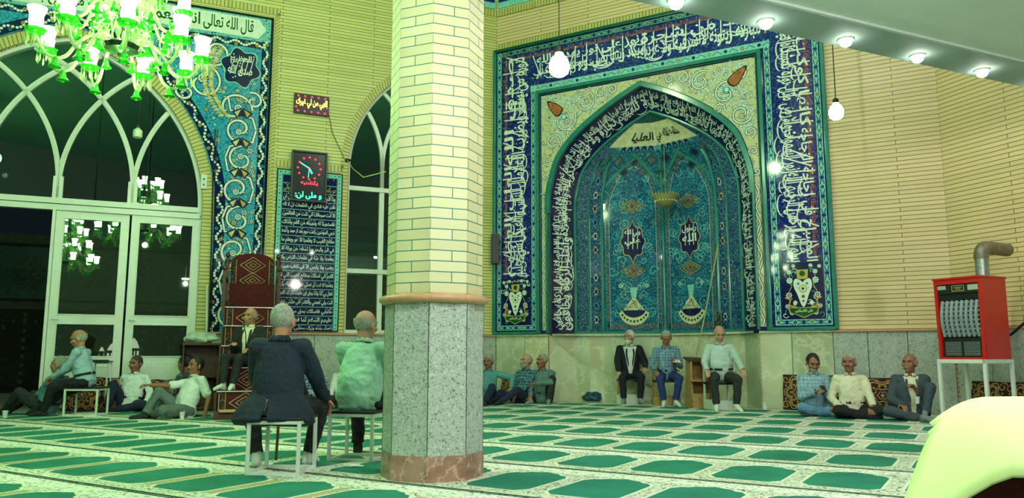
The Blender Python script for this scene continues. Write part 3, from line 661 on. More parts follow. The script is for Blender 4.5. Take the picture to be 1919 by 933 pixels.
# flower vase panels at the feet of the band
def vase(cv, cx, z0, z1, w, lay=10):
    cv.rect(cx-w/2, z0, cx+w/2, z1, T_BLUED, lay); H = z1-z0; r = random.Random(int(cx*10))
    for sg in (-1, 1):
        for (a, c_, rr) in ((.30, .83, .055), (.30, .68, .075), (.33, .42, .07), (.20, .94, .045), (.40, .92, .045), (.38, .22, .05), (.28, .10, .05), (.2, .26, .04)):
            cv.flower(cx+sg*a*w, z0+c_*H, rr*w*1.15, (T_WHITE, T_LTQ if c_ > .5 else T_ROSE, T_BLUED), lay+3, 8)
        for k in range(9):
            a, c_ = r.uniform(.12, .46), r.uniform(.05, .97); cv.spiral(cx+sg*a*w, z0+c_*H, .05*w+.02, r.uniform(0, 6), .8, .012, (T_LTQ, T_WHITE, T_TURQ)[k % 3], None, lay+1, sg)
        cv.ribbon([(cx+sg*w*.30, z0+.78*H), (cx+sg*w*.24, z0+.6*H), (cx+sg*w*.34, z0+.46*H), (cx+sg*w*.26, z0+.34*H)], .014, T_GOLD, lay+2)
        cv.line([(cx+sg*w*.15, z0+.19*H), (cx+sg*w*.34, z0+.24*H), (cx+sg*w*.30, z0+.34*H), (cx+sg*w*.42, z0+.38*H)], .035*w, T_GOLD, T_ROSE, lay+3, 1.6)
        cv.disc(cx+sg*w*.19, z0+.285*H, .055*w, T_WHITE, lay+4, 8, .2)
    cv.poly([(cx-.14*w, z0+.87*H), (cx+.14*w, z0+.87*H), (cx+.12*w, z0+.70*H), (cx-.12*w, z0+.70*H)], T_GOLD, lay+4); cv.disc(cx, z0+.80*H, .07*w, T_GREEN, lay+5, 10)
    body = catmull([(0, .20), (.06, .26), (.13, .42), (.2, .54), (.215, .64), (.16, .71), (.05, .68), (0, .64)], 4)
    P = [(cx+a*w, z0+c_*H) for a, c_ in body]+[(cx-a*w, z0+c_*H) for a, c_ in reversed(body[1:-1])]
    c0 = (cx, z0+.5*H); cv.poly_fan([((p[0]-c0[0])*1.12+c0[0], (p[1]-c0[1])*1.08+c0[1]) for p in P], c0, T_BLACK, lay+5); cv.poly_fan(P, c0, T_WHITE, lay+6)
    cv.disc(cx, z0+.53*H, .11*w, T_GOLD, lay+7, 16, .18); cv.disc(cx, z0+.53*H, .07*w, T_WHITE, lay+7.5, 12); cv.disc(cx, z0+.53*H, .035*w, T_BLUE, lay+8, 8)
    for sg in (-1, 1): cv.disc(cx+sg*.1*w, z0+.62*H, .04*w, T_TURQ, lay+7, 8, .3); cv.disc(cx+sg*.13*w, z0+.55*H, .018*w, T_LTQ, lay+7, 6)
    cv.disc(cx, z0+.39*H, .045*w, T_ROSE, lay+7, 8, .2); cv.disc(cx, z0+.31*H, .03*w, T_ROSE, lay+7, 8, .2)
    bowl = [(cx-.33*w, z0+.185*H), (cx+.33*w, z0+.185*H), (cx+.30*w, z0+.11*H), (cx+.14*w, z0+.07*H), (cx, z0+.025*H), (cx-.14*w, z0+.07*H), (cx-.30*w, z0+.11*H)]
    c0 = (cx, z0+.12*H); cv.poly_fan([((p[0]-cx)*1.08+cx, (p[1]-c0[1])*1.2+c0[1]) for p in bowl], c0, T_GOLD, lay+8); cv.poly_fan(bowl, c0, T_GREEN, lay+9)
    cv.text("\u0628\u0627\u0646\u06cc \u06a9\u0627\u0634\u06cc\u06a9\u0627\u0631\u06cc", cx-.2*w, z0+.105*H, .4*w, .06*H, T_WHITE, lay+10)
cv = canvas(); vase(cv, X1-.03-.48, 1.60, 2.60, .73); cv.build('vase_panel', mih, OFF)
cv = canvas(); vase(cv, X0+.03+.48, 1.60, 2.60, .73)
cv.text("\u0648\u0627\u0644\u0644\u0647 \u0628\u0643\u0644 \u0634\u064a\u0621 \u0639\u0644\u064a\u0645", X0+.26, 2.50, .5, .07, T_WHITE, 22)
cv.build('vase_panel', mih, OFF)
# narrow strips with a waving cloud ribbon, and cream spandrels
def band_z(x): return None
cv = canvas()
sp_out = [(MC-2.29, 1.47), (MC-2.29, 6.57), (MC+2.29, 6.57), (MC+2.29, 1.47), (MC+2.19, 1.47)]
half = [(MC+x+.05, z+.05) for x, z in AP]
pl_ = [(MC-2.19, 1.47), (MC-2.29, 1.47), (MC-2.29, 6.57), (MC+2.29, 6.57), (MC+2.29, 1.47), (MC+2.19, 1.47)] + half[:-1] + [(MC, 6.52)] + [(2*MC-x, z) for x, z in reversed(half[:-1])]
cv.poly(pl_, A_CREAM, 1)
for sg in (-1, 1):
    for i in range(0, 9):
        z = 1.5+i*.29; x = MC+sg*2.235
        pts = [(x+.03*math.sin(t*.9+i*3), z+t*.048) for t in range(7)]; cv.line(pts, .024, T_WHITE, T_BLACK, 3, 1.9)
        cv.disc(x-.02*sg, z+.15, .018, T_GOLD, 4, 5)
    z = 4.1
    V_ = [(2.24, 4.35, .075, 1), (2.2, 4.75, .10, -1), (2.14, 5.12, .12, 1), (2.0, 5.5, .21, -1), (1.72, 5.95, .27, 1), (1.98, 6.3, .15, -1), (1.25, 6.27, .23, 1), (.88, 6.42, .12, -1), (.62, 6.44, .10, 1), (1.58, 5.66, .12, 1)]
    for x, z, r_, d in V_:
        cv.spiral(MC+sg*x, z, r_, 1+z*2, 1.15, .028, T_WHITE, T_BLACK, 4, d*sg, T_LTQ, (T_WHITE, T_ORANGE, T_BLACK))
    for k in range(230):
        t = random.Random(k*13+sg+2); x = t.uniform(.45, 2.2); z = t.uniform(4.3, 6.5); yy = max([q[1] for q in AP if q[0] >= x-.14] or [0])
        if z > yy+.16 and x < 2.18: cv.spiral(MC+sg*x, z, t.uniform(.06, .12), k, 1.0, .016, T_WHITE, T_TURQ if k % 2 else T_BLACK, 2.7, 1 if k % 2 else -1, T_LTQ if k % 3 else None)
    for k in range(34):
        t = random.Random(k*7+sg); x = t.uniform(.5, 2.2); z = t.uniform(4.5, 6.5)
        yy = max([q[1] for q in AP if q[0] >= x-.08] or [0])
        if z > yy+.1: cv.disc(MC+sg*x, z, .028, T_ORANGE if k % 3 else T_TURQ, 2.5, 10, .35); cv.disc(MC+sg*x, z, .012, T_CREAM, 3, 5)
    c0 = (MC+sg*2.0, 6.25); ax = (sg*.707, .707)                 # ochre palmette near the corner
    P = []
    for i in range(24):
        a = 2*math.pi*i/24; l = .20*math.cos(a)*(1+.25*math.cos(a)); w_ = .095*math.sin(a)*(1-.35*math.cos(a)); P.append((MC+sg*1.93+ax[0]*l-ax[1]*w_*sg, 6.22+ax[1]*l+ax[0]*w_*sg))
    c0 = (MC+sg*1.93, 6.22); cv.poly_fan([((p[0]-c0[0])*1.18+c0[0], (p[1]-c0[1])*1.18+c0[1]) for p in P], c0, T_BLACK, 8); cv.poly_fan(P, c0, T_ORANGE, 9)
    for k in (-.05, .0, .05): cv.ribbon([(c0[0]-ax[0]*.12+k, c0[1]-.12), (c0[0]+k*1.4, c0[1]), (c0[0]+ax[0]*.13, c0[1]+.13)], .010, T_ROSE, 10)
    cv.flower(MC+sg*1.74, 6.02, .06, (T_LTQ, T_WHITE, T_TURQ), 8)
cv.build('spandrel', mih, OFF)
# splayed inscription arch
SC, ZS, DEP = .823, .828, .50
prof = [(MC+2.145, 1.41)] + [(MC+2.145, 1.41+(3.95-1.41)*i/8) for i in range(1, 8)] + [(MC+x, z) for x, z in AP] + [(2*MC-(MC+x), z) for x, z in AP[::-1][1:]] + [(MC-2.145, 3.95-(3.95-1.41)*i/8) for i in range(1, 9)]
def inner_pt(p):
    z = p[1] if p[1] < 3.95 else 3.95+(p[1]-3.95)*ZS
    return (MC+(p[0]-MC)*SC, z)
pin = [inner_pt(p) for p in prof]; cum = [0]
for i in range(1, len(prof)): cum.append(cum[-1]+math.dist(prof[i], prof[i-1]))
PL = cum[-1]
def splay(s, t, l=0.0):              # s along the arch, t 0 outer edge .. 1 inner edge
    s = min(max(s, 0), PL-1e-6); i = 0
    while cum[i+1] < s: i += 1
    k = (s-cum[i])/(cum[i+1]-cum[i]); o = (prof[i][0]+(prof[i+1][0]-prof[i][0])*k, prof[i][1]+(prof[i+1][1]-prof[i][1])*k); q = (pin[i][0]+(pin[i+1][0]-pin[i][0])*k, pin[i][1]+(pin[i+1][1]-pin[i][1])*k)
    x = o[0]+(q[0]-o[0])*t; z = o[1]+(q[1]-o[1])*t; y = t*DEP
    nx = q[0]-o[0]; nz = q[1]-o[1]; L = math.hypot(nx, nz) or 1        # offset towards the opening
    return V((x+nx/L*l*.8, y-l*.6, z+nz/L*l*.8))
cv = Canvas(lambda x, y, l: splay(PL-x, 1-y/.62, l))                # x runs left->right over the arch, y up = outward
cv.rect(0, 0, PL, .62, T_BLUED, 0, 90, 1); cv.b.keep = True
cv.rect(0, .015, PL, .04, T_ROSE, 1, 90, 1); cv.rect(0, .575, PL, .60, T_ROSE, 1, 90, 1)
BAND = ["\u0641\u064a \u0628\u064a\u0648\u062a \u0627\u0630\u0646 \u0627\u0644\u0644\u0647 \u0627\u0646 \u062a\u0631\u0641\u0639", "\u0648\u064a\u0630\u0643\u0631 \u0641\u064a\u0647\u0627 \u0627\u0633\u0645\u0647 \u064a\u0633\u0628\u062d \u0644\u0647", "\u0641\u064a\u0647\u0627 \u0628\u0627\u0644\u063a\u062f\u0648 \u0648\u0627\u0644\u0627\u0635\u0627\u0644 \u0631\u062c\u0627\u0644", "\u0644\u0627 \u062a\u0644\u0647\u064a\u0647\u0645 \u062a\u062c\u0627\u0631\u0629 \u0648\u0644\u0627 \u0628\u064a\u0639", "\u0639\u0646 \u0630\u0643\u0631 \u0627\u0644\u0644\u0647 \u0648\u0627\u0642\u0627\u0645 \u0627\u0644\u0635\u0644\u0627\u0629", "\u0648\u0627\u064a\u062a\u0627\u0621 \u0627\u0644\u0632\u0643\u0627\u0629 \u064a\u062e\u0627\u0641\u0648\u0646"]
cv.thuluth((BAND[::-1], BAND[::-1]+BAND[:3]), .06, .06, PL-.12, .50, T_WHITE, 2, 0, 11, .8)
cv.build('arch_inscription', mih, OFF)
# edge roll on the inner arris
b = MB(); b.tube([(p[0], DEP-.01, p[1]) for p in pin], .035, TEALT, 10); b.tube([(p[0], -.0, p[1]) for p in prof], .03, TEALD, 8); b.build('arris_roll', True, mih, off=OFF, smooth=True)
# niche: a pointed half dome over five faces
NP = [(-1.765, .50), (-1.50, .60), (-1.24, .74), (0, 1.12), (1.24, .74), (1.50, .60), (1.765, .50)]
def arch_half(z):                    # half width (0..1) of the inner arch at height z
    if z <= 3.95: return 1.0
    zz = 3.95+(z-3.95)/ZS
    for i in range(len(AP)-1):
        (x0, z0), (x1, z1) = AP[i], AP[i+1]
        if z0 <= zz <= z1: return (x0+(x1-x0)*(zz-z0)/(z1-z0+1e-9))/2.145
    return 0.0
ZAP = 3.95+2.5*ZS
def niche(i, s, z, l=0.0):           # face i, s across it 0..1
    a, b_ = NP[i], NP[i+1]; x = a[0]+(b_[0]-a[0])*s; y = a[1]+(b_[1]-a[1])*s; k = arch_half(z)
    dx, dy = b_[0]-a[0], b_[1]-a[1]; L = math.hypot(dx, dy); nx, ny = dy/L, -dx/L
    if ny > 0: nx, ny = -nx, -ny
    tilt = 0 if z < 4 else (z-4)*.25
    return V((MC+x*k+nx*l, .5+(y-.5)*(k if k > .25 else k)+ny*l, z-l*tilt))
zs_ = [1.40, 2.2, 3.0, 3.95]+[3.95+(ZAP-3.95)*(i/16) for i in range(1, 17)]
b = MB(); b.keep = True
for i in range(6):
    for j in range(len(zs_)-1):
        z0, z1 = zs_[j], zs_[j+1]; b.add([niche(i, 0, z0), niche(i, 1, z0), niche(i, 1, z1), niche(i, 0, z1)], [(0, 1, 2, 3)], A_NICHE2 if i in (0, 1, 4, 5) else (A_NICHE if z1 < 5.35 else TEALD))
b.build('niche_vault', True, mih, off=OFF)
b = MB()
for i in range(1, 6): b.tube([niche(i if i < 6 else 5, 0, z, .01) for z in zs_ if z < 5.22], (.032 if i != 1 and i != 5 else .018), TEALT, 8)
b.tube([niche(0, 0, 1.42, .02)]+[niche(i, 1, 1.42, .02) for i in range(6)], .04, TEALT, 6)
b.build('niche_rib', True, mih, off=OFF, smooth=True)
def niche_panel(name, i, w, medallion, seed):
    cv = Canvas(lambda x, y, l: niche(i, x/w, y, l)); e = .07
    zt = 5.12; half_ = lambda z: (w/2-e) if z < 4.0 else (w/2-e)*math.sqrt(max(0, 1-((z-4.0)/(zt-4.0))**1.7))
    P = [(w/2+s*half_(z), z) for s, rng in ((1, [1.5+i_*.25 for i_ in range(11)]+[4.0+1.12*t/8 for t in range(1, 9)]), (-1, [4.0+1.12*t/8 for t in range(7, 0, -1)]+[4.0-i_*.25 for i_ in range(11)])) for z in rng]
    # dark border following the pointed panel, dotted with small rosettes
    for k in range(len(P)-1):
        a, c_ = P[k], P[k+1]; inn = lambda p: (w/2+(p[0]-w/2)*.86, p[1]-.0 if p[1] < 4 else 4+(p[1]-4)*.88)
        cv.tri([a, c_, inn(c_), inn(a)], [(0, 1, 2, 3)], A_BORD, 2)
        cv.ribbon([a, c_], .016, TEALT, 3); cv.ribbon([inn(a), inn(c_)], .01, T_LTQ, 3)
    cv.rect(e, 1.5, w-e, 1.62, A_BORD, 2)
    r = random.Random(seed); cx = w/2
    for k in range(84):
        z = r.uniform(1.7, 4.75); x = r.uniform(.10, .45)*w
        if x > half_(z)*.8: continue
        for sg in (-1, 1): cv.spiral(cx+sg*x, z, r.uniform(.06, .13), k, 1.1, .011, (T_LTQ, T_TURQ, T_TURQ, T_BLUED)[k % 4], None, 2.5, sg, None, (T_TURQ, T_BLUED, T_LTQ) if k % 3 == 0 else None)
    # cobalt medallion with white script
    cz = 3.36; P = [(cx+.235*math.sin(a)*(1+.09*math.cos(8*a)), cz+.34*math.cos(a)*(1+.09*math.cos(8*a))+(.07 if abs(math.sin(a)) < .12 else 0)*(1 if math.cos(a) > 0 else -1)) for a in [2*math.pi*q/48 for q in range(48)]]
    cv.poly_fan([((p[0]-cx)*1.07+cx, (p[1]-cz)*1.06+cz) for p in P], (cx, cz), T_GOLD, 4); cv.poly_fan(P, (cx, cz), T_BLUED, 5)
    for q, t in enumerate(medallion): cv.text(t, cx-.17, cz+.1-q*.19, .34, .17, T_WHITE, 6)
    for q in (-.1, 0, .1): cv.ribbon([(cx+q, cz-.16), (cx+q+.01, cz+.27)], .014, T_WHITE, 6)
    for zc in (2.73, 4.13):          # gold lattice diamonds
        for sg in (-1, 1):
            for q in range(3):
                o = .09*q; cv.line([(cx-.26+o, zc), (cx, zc+sg*(.15-o*.45)), (cx+.26-o, zc)], .012, T_GOLD, T_BLACK, 4, 2.2)
        cv.disc(cx, zc, .045, T_ROSE, 6, 10, .3)
    # lower vase: cream flask over a crescent bowl
    for (pts, m) in (([(cx-.08, 2.38), (cx+.08, 2.38), (cx+.05, 2.16), (cx-.05, 2.16)], T_LTQ), ([(cx, 2.20), (cx-.07, 2.10), (cx-.22, 1.90), (cx+.22, 1.90), (cx+.07, 2.10)], T_CREAM)):
        cv.poly(pts, m, 4)
    for q in range(6): cv.spiral(cx+(-.13, -.05, .05, .13, -.02, .02)[q], (1.94, 1.98, 1.98, 1.94, 2.08, 2.05)[q], .045, q, 1, .012, T_BLUED, None, 6)
    cres = [(cx+.33*math.sin(a), 1.92-.34*math.cos(a)) for a in [R(-75+150*q/12) for q in range(13)]]; cres2 = [(cx+.25*math.sin(a), 1.94-.20*math.cos(a)) for a in [R(75-150*q/12) for q in range(13)]]
    for q in range(12): cv.tri([cres[q], cres[q+1], cres2[11-q], cres2[12-q]], [(0, 1, 2, 3)], T_CREAM, 4)
    for q in range(9): a = R(-60+15*q); cv.disc(cx+.285*math.sin(a), 1.93-.27*math.cos(a), .03, T_GREEN if q % 2 else T_BLUED, 5, 8, .3)
    cv.poly([cres2[k_] for k_ in range(13)], T_BLUED, 3.5)
    for sg in (-1, 1): cv.disc(cx+sg*.27, 2.42, .045, T_WHITE, 4, 8, .4); cv.disc(cx+sg*.27, 2.42, .02, T_GREEN, 5)
    cv.build(name, mih, OFF)
ww = math.hypot(1.24, .38)
niche_panel('niche_panel', 2, ww, ["\u0648\u0644\u064a \u0627\u0644\u0644\u0647", "\u0639\u0644\u064a"], 4); niche_panel('niche_panel', 3, ww, ["\u0631\u0633\u0648\u0644", "\u0627\u0644\u0644\u0647"], 9)
for i in (1, 4):
    w_ = math.dist(NP[i], NP[i+1]); cv = Canvas(lambda x, y, l, i=i, w_=w_: niche(i, x/w_, y, l))
    for k in range(11): cv.disc(w_/2, 1.7+k*.3, .055, (T_CREAM, T_TURQ, T_GOLD)[k % 3], 2, 12, .4, ry=.10); cv.disc(w_/2, 1.7+k*.3, .03, T_BLUED, 3, 8, ry=.05)
    for x in (.03, w_-.03): cv.ribbon([(x, 1.5), (x, 2.5), (x, 3.9)], .012, T_LTQ, 2)
    cv.build('jamb_panel', mih, OFF)
# vault net: zigzags, lozenges and the cream sunburst with its line of script
def vault(cv_name):
    ang = lambda s: s                                   # s 0..1 across the vault at height z
    def f(x, y, l):
        t = min(max(x, 0), .9999)*4; i = int(t)+1; return niche(i, t-int(t), y, l+.012)
    cv = Canvas(f); T = 5.35
    for k in range(24):
        x0, x1 = k/24, (k+1)/24; zm = 5.36+(.07 if k % 2 else -.03)
        cv.rect(x0, 5.40, x1, 5.82, T_CREAM, 1, 1, 10); 
        cv.poly([(x0, 5.40), ((x0+x1)/2, 5.29), (x1, 5.40)], T_CREAM, 2)
        cv.line([(x0, 5.38), ((x0+x1)/2, 5.25), (x1, 5.38)], .05*.4, T_BLUED, T_TURQ, 4, 2)
    for k in range(12):
        x0 = k/12; c_ = x0+1/24
        for zz, hh, ww_ in ((5.10, .13, .033), (4.86, .11, .03)):
            cc = c_ if zz > 5 else x0; P = [(cc-ww_, zz), (cc, zz-hh), (cc+ww_, zz), (cc, zz+hh)]; cv.poly(P, TEALD, 2)
            cv.poly([(cc+(p[0]-cc)*.62, zz+(p[1]-zz)*.62) for p in P], (T_BLUED, A_BORD)[k % 2], 3)
    for a, c_ in ((.25, .1), (.25, .4), (.5, .36), (.5, .64), (.75, .6), (.75, .9), (.0, .1)):
        cv.ribbon([(a, 4.55), ((a*2+c_)/3, 4.85), (c_, 5.25)], .02, TEALT, 4)
    return cv
cv = vault('x'); cv.build('vault_net', mih, OFF)
cvt = Canvas(lambda x, y, l: niche(2 if x < 0 else 3, (1+x/ww) if x < 0 else x/ww, y, l+.022))
cvt.text("\u0627\u0644\u0639\u0644\u064a\u0627", -.98, 5.45, .88, .20, T_BLACK, 4); cvt.text("\u0643\u0644\u0645\u0629 \u0627\u0644\u0644\u0647 \u0647\u064a", .06, 5.43, 1.12, .25, T_BLACK, 4)
cvt.build('vault_inscription', mih, OFF)
# marble lining of the niche and of the splay
mp = [(MC-2.145, -.0), (MC+NP[0][0], .5)]+[(MC+x, y) for x, y in NP[1:]]+[(MC+2.145, 0)]
b = MB()
for i in range(len(mp)-1):
    a, c_ = V((mp[i][0], mp[i][1], 0)), V((mp[i+1][0], mp[i+1][1], 0)); b.add([a, c_, c_+V((0, 0, 1.36)), a+V((0, 0, 1.36))], [(0, 1, 2, 3)], (ONYX, ONYX2)[i % 2])
cx_ = V((MC, .0, 0))
b.add([V((p[0], p[1], 1.40)) for p in mp]+[V((MC+(p[0]-MC)*.96, p[1]-.05, 1.40)) for p in mp]+[V((MC+(p[0]-MC)*.96, p[1]-.05, 1.36)) for p in mp], [(i, i+1, len(mp)+i+1, len(mp)+i) for i in range(len(mp)-1)]+[(len(mp)+i, len(mp)+i+1, 2*len(mp)+i+1, 2*len(mp)+i) for i in range(len(mp)-1)], ONYX2)
b.build('marble_lining', True, mih, off=OFF)
b = MB(); b.add([(MC-2.1, -.05, .004)]+[(p[0], p[1]+.02, .004) for p in mp]+[(MC+2.1, -.05, .004)], [tuple(range(len(mp)+2))], ONYX2); struct('floor_niche', b, M=MW.M)
# tile frieze high on both walls
for nm, M_, x0, x1 in (('frieze', LW.M, -8, -.05), ('frieze', MW.M, .05, 8.7)):
    r = thing(nm, {True: 'high blue inscription frieze on the door wall above the pier', False: 'blue inscription frieze high on the wall above the mihrab'}[M_ is LW.M], 'frieze', M=M_ @ Matrix.Translation((x0, 0, 8.86)))
    b = MB(); b.box(((x1-x0)/2, -.02, .5), (x1-x0, .03, 1.0), T_LTQ); b.build('border', True, r)
    cv = Canvas(lambda x, z, l: V((x, -.037-l, z))); cv.rect(0.02, .14, x1-x0-.02, .86, T_BLUE, 1); cv.thuluth((BAND, BAND), .1, .16, x1-x0-.2, .66, T_WHITE, 2, 0, 2, .6); cv.build('inscription', r)
# ---------------------------------------------------------------- tiled spandrel round the great window
pish = thing('tiled_window_surround', 'turquoise floral tile surround of the great arched window by the pulpit', 'tile panel', M=LW.M @ Matrix.Translation((-5.45, 0, BELT)))
PO = (-5.45, 0, BELT); PX0, PX1, PZ = -12.1, -4.93, 7.74
go3 = [(WU+(x-WU)*1.0, z) for x, z in pointed(WU, 2.42, 1.4, 3.72, 3.12, off=.21)]
b = MB(); out = [(PX1, 1.40), (PX1, PZ), (PX0, PZ), (PX0, 1.40)]
poly = [(PX1, 1.40), (PX1, PZ), (PX0, PZ), (PX0, 1.40), (go3[-1][0], 1.40)] + [p for p in reversed(go3[1:-1])] + [(go3[0][0], 1.40)]
b.slab(poly, -.03, -.004, A_TURQ, side=T_BLACK); b.build('tile_ground', True, pish, off=PO)
cv = Canvas(lambda x, z, l: V((x, -.03-l, z)))
cv.ribbon([(PX1-.02, 1.42), (PX1-.02, PZ)], .05, T_BLACK, 1); cv.ribbon([(PX1, PZ-.02), (PX0, PZ-.02)], .05, T_BLACK, 1)
# cream cartouche along the top
cv.rect(PX0, 7.20, PX1-.05, PZ-.05, A_PALE, 2)
cv.poly([(PX1-.28, 7.26), (PX1-.14, 7.46), (PX1-.28, 7.66), (PX0+.3, 7.66), (PX0+.3, 7.26)], T_WHITE, 3)
tx = ["\u0642\u0627\u0644 \u0627\u0644\u0644\u0647 \u062a\u0639\u0627\u0644\u0649", "\u0627\u0646\u0645\u0627 \u064a\u0639\u0645\u0631", "\u0645\u0633\u0627\u062c\u062f \u0627\u0644\u0644\u0647", "\u0645\u0646 \u0622\u0645\u0646 \u0628\u0627\u0644\u0644\u0647", "\u0648\u0627\u0644\u064a\u0648\u0645 \u0627\u0644\u0622\u062e\u0631", "\u0648\u0627\u0642\u0627\u0645 \u0627\u0644\u0635\u0644\u0627\u0629"]
for i, t in enumerate(tx): cv.text(t, PX1-.32-(i+1)*1.0, 7.29, .94, .33, T_GREEN, 4)
def scallop(pts, w, side):          # border: pale ground, scalloped gold/white edge, dark rosettes
    cv.line(pts, w, T_BLUED, T_BLACK, 3, 1.15); s = 0; acc = 0
    for i in range(1, len(pts)):
        a, c_ = pts[i-1], pts[i]; L = math.dist(a, c_); n = max(1, int(L/.05+.5))
        for k in range(n):
            acc += 1; t = k/n; p = (a[0]+(c_[0]-a[0])*t, a[1]+(c_[1]-a[1])*t); dx, dy = (c_[0]-a[0])/L, (c_[1]-a[1])/L; o = w*.30*math.sin(acc*.9)
            cv.disc(p[0]-dy*o, p[1]+dx*o, .028, T_WHITE, 4, 6)
            if acc % 4 == 0: cv.disc(p[0]+dy*o, p[1]-dx*o, .035, (T_GOLD, T_TURQ)[acc % 8 == 0], 5, 8, .2); cv.disc(p[0]+dy*o, p[1]-dx*o, .014, T_BLACK, 6, 5)
inn = [p for p in pointed(WU, 2.42, 1.4, 3.72, 3.12, off=.32, n=40)]
inn = [(inn[0][0], 1.4), (inn[0][0], 2.2), (inn[0][0], 3.0)] + inn[1:-1]
scallop(inn, .16, 1); scallop([(PX1-.13, 1.5+i*.3) for i in range(20)]+[(PX1-.13, 7.1)], .13, 1); scallop([(PX1-.15-i*.3, 7.12) for i in range(22)], .12, 1)
def sp(x, z, r, a, d, w=.042, big=True): cv.spiral(x, z, r, a, 1.05, w, T_WHITE, T_BLUED, 7, d, T_CREAM, (T_WHITE, T_TURQ, T_BLUED))
zc = 1.75; k = 0
while zc < 5.6:
    sp(-5.45+(.03 if k % 2 else -.03), zc, .27, R(90 if k % 2 else -90), 1 if k % 2 else -1); 
    x = -5.45; cv.line([(x-.27, zc+.02), (x-.20, zc+.24), (x, zc+.30), (x+.22, zc+.36), (x+.27, zc+.6)] if k % 2 else [(x+.27, zc+.02), (x+.20, zc+.24), (x, zc+.30), (x-.22, zc+.36), (x-.27, zc+.6)], .036, T_WHITE, T_BLUED, 7)
    for sg in (-1, 1): cv.poly([(x+sg*.10, zc+.22), (x+sg*.2, zc+.34), (x+sg*.02, zc+.44), (x-sg*.04, zc+.30)], T_BLUED, 9); cv.poly([(x+sg*.09, zc+.25), (x+sg*.15, zc+.33), (x+sg*.03, zc+.40)], T_GOLD if sg > 0 else T_CREAM, 10)
    zc += .60; k += 1
for (x, z, r_, a, d) in ((-5.6, 5.75, .34, 0, 1), (-6.2, 6.2, .40, 2, -1), (-6.0, 6.85, .30, 4, 1), (-6.75, 6.8, .33, 1, 1), (-7.45, 6.95, .22, 3, -1), (-5.25, 5.95, .18, 2, -1), (-6.5, 5.98, .2, 2, 1)):
    sp(x, z, r_, a, d)
for k in range(330):                                    # scattered small flowers
    q = random.Random(k+50); x = q.uniform(-8.3, -5.12); z = q.uniform(1.6, 7.0)
    lim = math.hypot(abs(x-WU)-(2.42-3.12), z-3.72) if z > 3.72 else abs(x-WU)+.7
    if lim < 3.12+.46: continue
    c_ = [(T_WHITE, T_BLUED, T_BLUED), (T_LTQ, T_GOLD, T_BLUED), (T_BLUED, T_WHITE, T_LTQ), (T_GOLD, T_TURQ, T_BLUED)][k % 4]
    cv.flower(x, z, q.uniform(.04, .06), c_, 5, 6)
    cv.ribbon([(x, z), (x+q.uniform(-.1, .1), z+.08), (x+q.uniform(-.12, .12), z+.15)], .01, T_LTQ, 4.5)
for i in range(26):                                     # cream leafy spray
    t = i/25; x, z = -5.95-.35*math.sin(t*2.6)+t*.35, 6.95-t*1.35
    for sg in (-1, 1): cv.poly([(x, z), (x+sg*.07, z+.02), (x+sg*.12, z-.05), (x+sg*.04, z-.04)], T_CREAM if i % 3 else T_GOLD, 13)
mz, mx = 6.60, -5.52; P = [(mx+.33*math.cos(a)*(1+.13*math.cos(6*a+1.5)), mz+.36*math.sin(a)*(1+.13*math.cos(6*a+1.5))) for a in [2*math.pi*q/48 for q in range(48)]]
cv.poly_fan([((p[0]-mx)*1.08+mx, (p[1]-mz)*1.08+mz) for p in P], (mx, mz), T_LTQ, 14); cv.poly_fan(P, (mx, mz), T_BLUED, 15)
cv.text("\u0627\u0644\u0639\u0638\u064a\u0645", mx-.2, mz+.06, .4, .2, T_WHITE, 16); cv.text("\u0635\u062f\u0642 \u0627\u0644\u0644\u0647", mx-.24, mz-.18, .46, .22, T_WHITE, 16)
for q in range(5): cv.ribbon([(mx-.2+q*.09, mz-.15), (mx-.12+q*.09, mz+.22)], .014, T_WHITE, 16)
for q in range(14): u = random.Random(q); cv.disc(mx+u.uniform(-.26, .26), mz+u.uniform(-.28, .28), .016, T_WHITE, 16, 5)
cv.build('tile_pattern', pish, PO)
